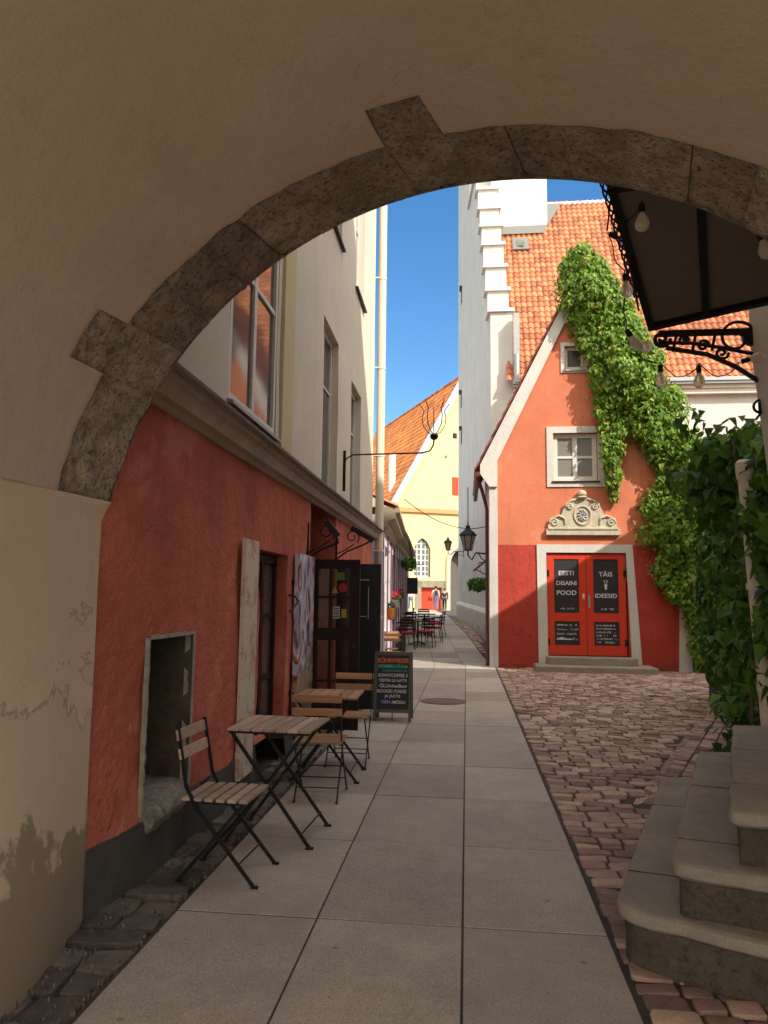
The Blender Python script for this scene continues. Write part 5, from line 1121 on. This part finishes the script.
# ------------------------------------------------------------------ ivy on the gable
def ivy_house():
    o = empty('ivy', (5.0, 17.8, 0), 'bright ivy climbing the gabled house from the right corner to its peak', 'ivy')
    # (z, left, right) of the leaf mass on the gable, metres
    B = [(10.0, 2.6, 3.0), (9.9, 2.42, 3.15), (9.6, 2.30, 3.40), (9.2, 2.24, 3.65), (8.7, 2.30, 3.95), (8.2, 2.55, 4.15), (7.7, 2.78, 4.38), (7.2, 3.0, 4.62), (6.7, 3.12, 4.85), (6.2, 3.12, 5.15), (5.75, 3.85, 5.40), (5.2, 4.25, 5.6), (4.7, 4.55, 5.8), (4.3, 4.45, 5.9), (3.9, 4.2, 6.0), (3.3, 4.12, 6.0), (2.7, 4.2, 5.9), (2.2, 4.35, 5.9), (1.7, 4.75, 5.9), (1.3, 4.98, 5.8), (.7, 5.15, 5.7), (0.1, 5.2, 5.65)]
    zs = [b[0] for b in B][::-1]; l = [b[1] for b in B][::-1]; r = [b[2] for b in B][::-1]
    clumps = []
    for _ in range(1150):
        z = rng.uniform(.1, 10.1); a, b = np.interp(z, zs, l), np.interp(z, zs, r)
        if rng.uniform() > min(1, (b-a)/1.5+.25): continue
        x = rng.uniform(a+.06, b-.06); e = min(x-a, b-x); dp = min(.55, .10+e*.55)
        if ns(x, z, 3, 1.6) < -.32 and z < 8.6: continue
        dp *= .55+.9*max(0, ns(x, z, 8, 1.1)+.4)
        clumps.append((x, HY-.06-dp*rng.uniform(.3, 1.), z, rng.uniform(.13, .26)))
    # hanging strand left of the window gap
    for k in range(95):
        z = rng.uniform(4.25, 6.9); w_ = .34*(z-3.6)/3; clumps.append((3.40+rng.uniform(-w_, w_), HY-.10-rng.uniform(0, .25), z, rng.uniform(.08, .18)))
    for k in range(14): z = rng.uniform(3.9, 4.4); clumps.append((3.46+rng.uniform(-.06, .06), HY-.1, z, .07))
    mb = MB()
    for x, y, z, r_ in clumps:
        n = int(900*r_*r_)+6; P = []; Q = []
        for _ in range(n):
            v = Vector(rng.normal(0, 1, 3)).normalized(); v = Vector((v.x, -abs(v.y) if rng.uniform() < .85 else v.y, v.z)); p = Vector((x, y, z))+v*r_*rng.uniform(.7, 1.1)
            if p.y > HY-.02: p.y = HY-.02-rng.uniform(0, .05)
            if p.y > 17.2 or True: P.append(p); Q.append(Vector((v.x, v.y-.5, v.z+.35)))
        leaves(mb, P, Q, .10, .4)
    # loose runners on the wall
    for k in range(240):
        z = rng.uniform(1.2, 9.8); s = rng.choice((0, 1)); a = np.interp(z, zs, l) if s == 0 else np.interp(z, zs, r); x = a+(-1 if s == 0 else 1)*abs(rng.normal(0, .10)); leaves(mb, [(x, HY-.06, z)], [(0, -1, .2)], .085, .4)
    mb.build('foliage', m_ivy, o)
    mb = MB(); 
    for k in range(4):
        pts = [(5.3+.1*k, HY-.04, 0), (5.0+.08*k, HY-.05, 2.2), (4.9+.07*k, HY-.06, 4.0), (4.5, HY-.07, 6-.3*k), (3.6+.1*k, HY-.07, 7.8), (2.9, HY-.05, 9.4-.3*k)]; mb.tube(pts, [.04, .035, .03, .025, .018, .008], 6)
    mb.build('stem', m_stem, o)
ivy_house()
def vines():
    o = empty('hanging_vine', (3.2, 9, 0), 'dark leafy vine curtain hanging over the courtyard wall at right', 'vine')
    mb = MB(); cl = []
    # curtain over the garden wall, between (2.72,7.6) and (4.6,13)
    for _ in range(470):
        t = rng.uniform(0, 1)**1.2; y = 7.7+t*5.2; base = 3.0+t*1.1; top = 2.95+.2*math.sin(t*5)+.5*(1-t); lowz = .15+.25*abs(math.sin(t*9))+t*.3
        z = rng.uniform(lowz, top); belly = .28*math.sin(min(1, z/3.2)*math.pi)
        x = base-belly*.35+rng.uniform(-.12, .5)+.35*max(0, 1-z/2.2)*.2+.12*ns(y*2, z*2, 4)
        if ns(x, y, z, 1.7) < -.20: continue
        cl.append((x, y, z, rng.uniform(.10, .22)))
    for k in range(26):
        t = rng.uniform(0, 1); y0 = 7.6+t*5.0; x0 = 2.86+t*1.05+rng.uniform(-.12, .1); z = rng.uniform(2.2, 3.4); zb = z-rng.uniform(.8, 2.4)
        while z > max(zb, .2): cl.append((x0+.06*math.sin(z*4+k), y0+.05*math.cos(z*3+k), z, rng.uniform(.05, .11))); z -= .09
    # trailing strands in front, around the pipe
    for k in range(13):
        x0 = rng.uniform(2.22, 2.55); y0 = rng.uniform(5.85, 7.0); zt = rng.uniform(2.1, 3.1); zb = rng.uniform(.75, 1.7)
        z = zt
        while z > zb: cl.append((x0+.05*math.sin(z*5+k)+.05, y0, z, rng.uniform(.06, .12))); z -= .10
    for k in range(90):   # crown over the pipe
        cl.append((2.46+rng.uniform(-.22, .5), 7.1+rng.uniform(-.35, .8), 2.85+rng.normal(0, .2), rng.uniform(.10, .20)))
    for k in range(26): cl.append((2.62+rng.uniform(-.2, .35), 7.5+rng.uniform(-.3, .3), rng.uniform(.05, .75), rng.uniform(.07, .16)))
    for x, y, z, r_ in cl:
        n = int(620*r_*r_)+5; P = []; Q = []
        for _ in range(n):
            v = Vector(rng.normal(0, 1, 3)).normalized(); P.append(Vector((x, y, max(z, .1)))+v*r_*rng.uniform(.6, 1.15)); Q.append(Vector((v.x-.3, v.y-.4, v.z+.2)))
        leaves(mb, P, Q, .12, .5)
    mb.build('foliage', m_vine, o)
    mb = MB()
    for k in range(6):
        y = 7.7+k*.35; mb.tube([(3.0+.1*k, y, 0), (2.95+.12*k, y+.1, 1.2), (3.1+.1*k, y, 2.4), (3.4, y+.3, 3.3)], [.03, .025, .02, .012], 6)
    mb.tube([(2.44, 6.9, .1), (2.33, 6.5, 1.1), (2.35, 6.5, 2.0), (2.3, 6.6, 3.0)], .012, 6); mb.build('stem', m_stem, o)
vines()
# parasol corner peeking out of the vine
ps = empty('folded_parasol', (3.35, 9.4, 0), 'folded dark red parasol half hidden by the hanging vine', 'parasol')
mb = MB(); mb.lathe([(.02, 3.45), (.10, 3.2), (.20, 2.85), (.26, 2.60), (.22, 2.58), (.05, 2.9)], (3.28, 9.0, 0), 10); mb.build('canopy', m_dkred, ps); mb = MB(); mb.tube([(3.28, 9.0, 0), (3.28, 9.0, 3.3)], .025, 8); mb.build('pole', m_timber, ps)

# ------------------------------------------------------------------ canopy sign and its bracket, bulbs
cs = empty('sign_canopy', (2.2, 4.8, 3.5), 'dark framed two-panel canopy hung under the arch at top right', 'canopy')
A_, B_, C_, D_ = Vector((.80, 3.98, 3.88)), Vector((1.29, 5.2, 3.53)), Vector((2.62, 4.86, 3.70)), Vector((2.62, 3.80, 4.02))
nn = (B_-A_).cross(D_-A_).normalized(); nn = nn if nn.z > 0 else -nn
mb = MB(); mb.add([A_, B_, C_, D_, A_+nn*.03, B_+nn*.03, C_+nn*.03, D_+nn*.03], [(0,3,2,1),(4,5,6,7),(0,1,5,4),(1,2,6,5),(2,3,7,6),(3,0,4,7)]); mb.build('panel', flat('canopy_felt', (.15, .125, .105), .8), cs)
mb = MB(); dn = nn*-.012
for p, q in ((A_, B_), (B_, C_), (C_, D_), (D_, A_), (A_.lerp(D_, .25), B_.lerp(C_, .26))): mb.bar(p+dn, q+dn, .045, .05, nn, ext=.02)
mb.build('frame', m_iron, cs)
cbk = empty('ornate_bracket', (2.24, 5.6, 3.4), 'ornate black iron bracket with scrolls on the cream wall at right', 'bracket')
yb = 5.58
mb = MB(); mb.bar((2.235, yb, 3.06), (2.235, yb, 3.72), .05, .03, (0, 1, 0)); mb.lathe([(.07, -.02), (.07, .02)], (0, 0, 0), 16); n_ = 32; mb.v[-n_:] = [(2.17+a, yb+c, 3.56+b) for a, b, c in mb.v[-n_:]]; mb.build('back_plate', m_iron, cbk)
mb = MB(); mb.bar((2.22, yb, 3.60), (1.50, yb, 3.60), .03, .045); mb.tube([(2.2, yb, 3.22), (2.05, yb, 3.33), (1.85, yb, 3.43), (1.55, yb, 3.49)], .018, 6); mb.tube([(2.2, yb, 3.42), (2.0, yb, 3.47), (1.75, yb, 3.52), (1.5, yb, 3.53)], .014, 6); mb.build('arm', m_iron, cbk)
mb = MB()
def spiral(cx, cz, r, turns, s=1, th=.012, ph=0): mb.tube([(cx+r*(1-k/34)*math.cos(ph+s*k/28*turns*6.283), yb, cz+r*(1-k/34)*math.sin(ph+s*k/28*turns*6.283)) for k in range(29)], th, 6)
spiral(2.06, 3.55, .15, 1.3); spiral(1.52, 3.56, .065, 1.5, -1, .016); spiral(2.205, 3.02, .06, 1.2, 1, .010, 1); spiral(1.82, 3.50, .045, 1.4, 1, .012); spiral(1.95, 3.44, .05, 1.4, -1, .012); spiral(1.68, 3.54, .04, 1.4, 1, .012)
mb.tube([(2.2, yb, 3.06), (2.2, yb, 2.97), (2.17, yb, 2.93)], .010, 6)
for x in (1.60, 1.74, 1.88): mb.tube([(x, yb, 3.46), (x+.03, yb, 3.60)], .012, 5)
mb.pieces('scrollwork', m_iron, cbk)
for ob_ in cbk.children: ob_.location.x -= .06
sb = empty('string_lights', (1.4, 4.5, 3.6), 'string of clear bulbs looped around the canopy and bracket', 'string lights')
bp = [(.964, 4.0, 3.727), (.955, 4.62, 3.90), (1.03, 4.75, 3.66), (1.10, 4.95, 3.36), (1.17, 5.1, 3.36), (1.36, 5.25, 3.20), (1.62, 5.25, 3.19), (1.96, 5.25, 3.28), (1.58, 3.98, 3.53)]
down = [(0, 0, -1), (.75, -.1, -.55), (.1, 0, -1), (.5, 0, -.8), (.9, 0, -.3), (0, 0, -1), (0, 0, -1), (.8, 0, .2), (.3, 0, -1)]
mb = MB()
for i in range(len(bp)-2):
    a, b = Vector(bp[i])-Vector(down[i]).normalized()*.07, Vector(bp[i+1])-Vector(down[i+1]).normalized()*.07; mb.tube([a.lerp(b, t)+Vector((.01*math.sin(t*9), 0, (-.05 if i not in (5, 6) else -.10)*4*t*(1-t))) for t in np.linspace(0, 1, 9)], .004, 5)
mb.tube([(.82, 4.0, 4.2), (.86, 4.25, 4.05), Vector(bp[1])+Vector((-.06, 0, .05))], .006, 5)
for k in range(5):   # twisted bundle along the canopy edge
    mb.tube([A_.lerp(B_, t)+Vector((-.03+.025*math.sin(t*22+k*1.3), 0, .012*math.cos(t*19+k)+.005)) for t in np.linspace(-.08, .75, 26)], .006, 5)
mb.tube([(.86, 4.2, 4.12), (.90, 4.3, 3.92), (.98, 4.45, 3.75), (1.05, 4.62, 3.60), (1.13, 4.85, 3.5)], [.012, .022, .018, .01, .006], 6)
mb.build('cable', m_iron, sb)
for p, d in zip(bp, down):
    d = Vector(d).normalized(); q = d.to_track_quat('Z', 'Y').to_matrix().to_4x4(); T_ = Matrix.Translation(Vector(p)-sb.location) @ q
    m1 = MB(); m1.lathe([(.012, -.055), (.018, -.05), (.018, -.005), (.015, 0)], (0, 0, 0), 10); m1.v = [tuple(T_ @ Vector(v)) for v in m1.v]; b_ = None
    m2 = MB(); m2.lathe([(.014, .0), (.017, .012), (.030, .035), (.035, .055), (.031, .075), (.016, .09), (.001, .094)], (0, 0, 0), 14); m2.v = [tuple(T_ @ Vector(v)) for v in m2.v]; m2.v = [tuple(Vector(p)-sb.location+(Vector(v)-(Vector(p)-sb.location))*1.15) for v in m2.v]; b_ = m2.build('bulb', m_bulb, sb, smooth='all', local=True); m1.build('socket', m_iron, b_, local=True)

# ------------------------------------------------------------------ people
def person(x, y, face, lbl, top_m, leg_m, hair_m, h=1.72, stride=.12, bag=False):
    o = empty('person', (x, y, g(y)+.002), lbl, 'person', None, face); k = h/1.72
    def skin(name, V, E, Rr, mat, lvl=1):
        me = bpy.data.meshes.new(name); me.from_pydata([tuple(Vector(v)*k) for v in V], E, []); ob = bpy.data.objects.new(name, me); COL.objects.link(ob); ob.parent = o
        md = ob.modifiers.new('skin', 'SKIN')
        for i, r in enumerate(Rr): me.skin_vertices[0].data[i].radius = (r*k, r*k)
        me.skin_vertices[0].data[0].use_root = True; sb_ = ob.modifiers.new('sub', 'SUBSURF'); sb_.levels = lvl; sb_.render_levels = lvl; me.materials.append(mat)
        return ob
    s = stride
    V = [(0, 0, .95), (0, 0, 1.15), (0, .01, 1.38), (0, .01, 1.47), (0, .03, 1.56), (0, .04, 1.68), (-.09, 0, .90), (-.10, s, .48), (-.10, -s*.2+s, .08), (-.10, s+.13, .03), (.09, 0, .90), (.10, -s*.5, .48), (.10, -s*1.6, .10), (.10, -s*1.6+.13, .03), (-.19, 0, 1.38), (-.24, -.02, 1.10), (-.25, .08, .86), (-.25, .11, .76), (.19, 0, 1.38), (.24, -.02, 1.10), (.25, .08, .86), (.25, .11, .76)]
    E = [(0,1),(1,2),(2,3),(3,4),(4,5),(0,6),(6,7),(7,8),(8,9),(0,10),(10,11),(11,12),(12,13),(2,14),(14,15),(15,16),(16,17),(2,18),(18,19),(19,20),(20,21)]
    Rr = [.12, .12, .13, .05, .085, .07, .085, .058, .04, .035, .085, .058, .04, .035, .06, .042, .03, .026, .06, .042, .03, .026]
    V0 = dict(me=0)
    me = bpy.data.meshes.new('body')
    def mk(name, V, E, Rr, mat):
        me = bpy.data.meshes.new(name); me.from_pydata([tuple(Vector(v)*k) for v in V], E, []); ob = bpy.data.objects.new(name, me); COL.objects.link(ob); ob.parent = o; me.materials.append(mat)
        md = ob.modifiers.new('skin', 'SKIN')
        if not me.skin_vertices:
            bm = bmesh.new(); bm.from_mesh(me); bm.verts.layers.skin.verify(); bm.to_mesh(me); bm.free()
        for i, r in enumerate(Rr): me.skin_vertices[0].data[i].radius = (r*k, r*k)
        me.skin_vertices[0].data[0].use_root = True
        sb_ = ob.modifiers.new('sub', 'SUBSURF'); sb_.levels = 1; sb_.render_levels = 1
        return ob
    mk('body', V, E, Rr, m_skin)
    J = [0, 1, 2, 14, 15, 16, 18, 19, 20]; mk('jacket', [V[0], V[1], V[2], V[14], V[15], V[16], V[18], V[19], V[20]], [(0,1),(1,2),(2,3),(3,4),(4,5),(2,6),(6,7),(7,8)], [.145, .145, .15, .078, .056, .044, .078, .056, .044], top_m)
    mk('trousers', [V[0], V[6], V[7], V[8], V[10], V[11], V[12]], [(0,1),(1,2),(2,3),(0,4),(4,5),(5,6)], [.135, .10, .073, .055, .10, .073, .055], leg_m)
    mb = MB(); mb.lathe([(.001, .10), (.06, .095), (.095, .05), (.10, 0), (.085, -.07), (.04, -.09)], (0, -.0, 1.66), 12); mb.v = [(a*k, (b+.005)*k, c*k) for a, b, c in mb.v]; mb.build('hair', hair_m, o, smooth='all', local=True)
    if bag: mb = MB(); mb.box(-.12*k, .12*k, -.26*k, -.14*k, 1.05*k, 1.42*k, .03); mb.build('backpack', m_black, o, local=True)
    return o
person(-1.66, 57, 0, 'walking person in black coat and trousers by the church portal', m_black, m_black, m_brn, 1.68)
person(-2.3, 56, R_(12), 'person in pale top, blue jeans and dark backpack walking away', m_lt, m_blue, m_brn, 1.82, bag=True)
person(-4.2, 56.5, R_(200), 'person in pale top and blue jeans beside the shop end', m_lt, m_blue, m_brn, 1.75)
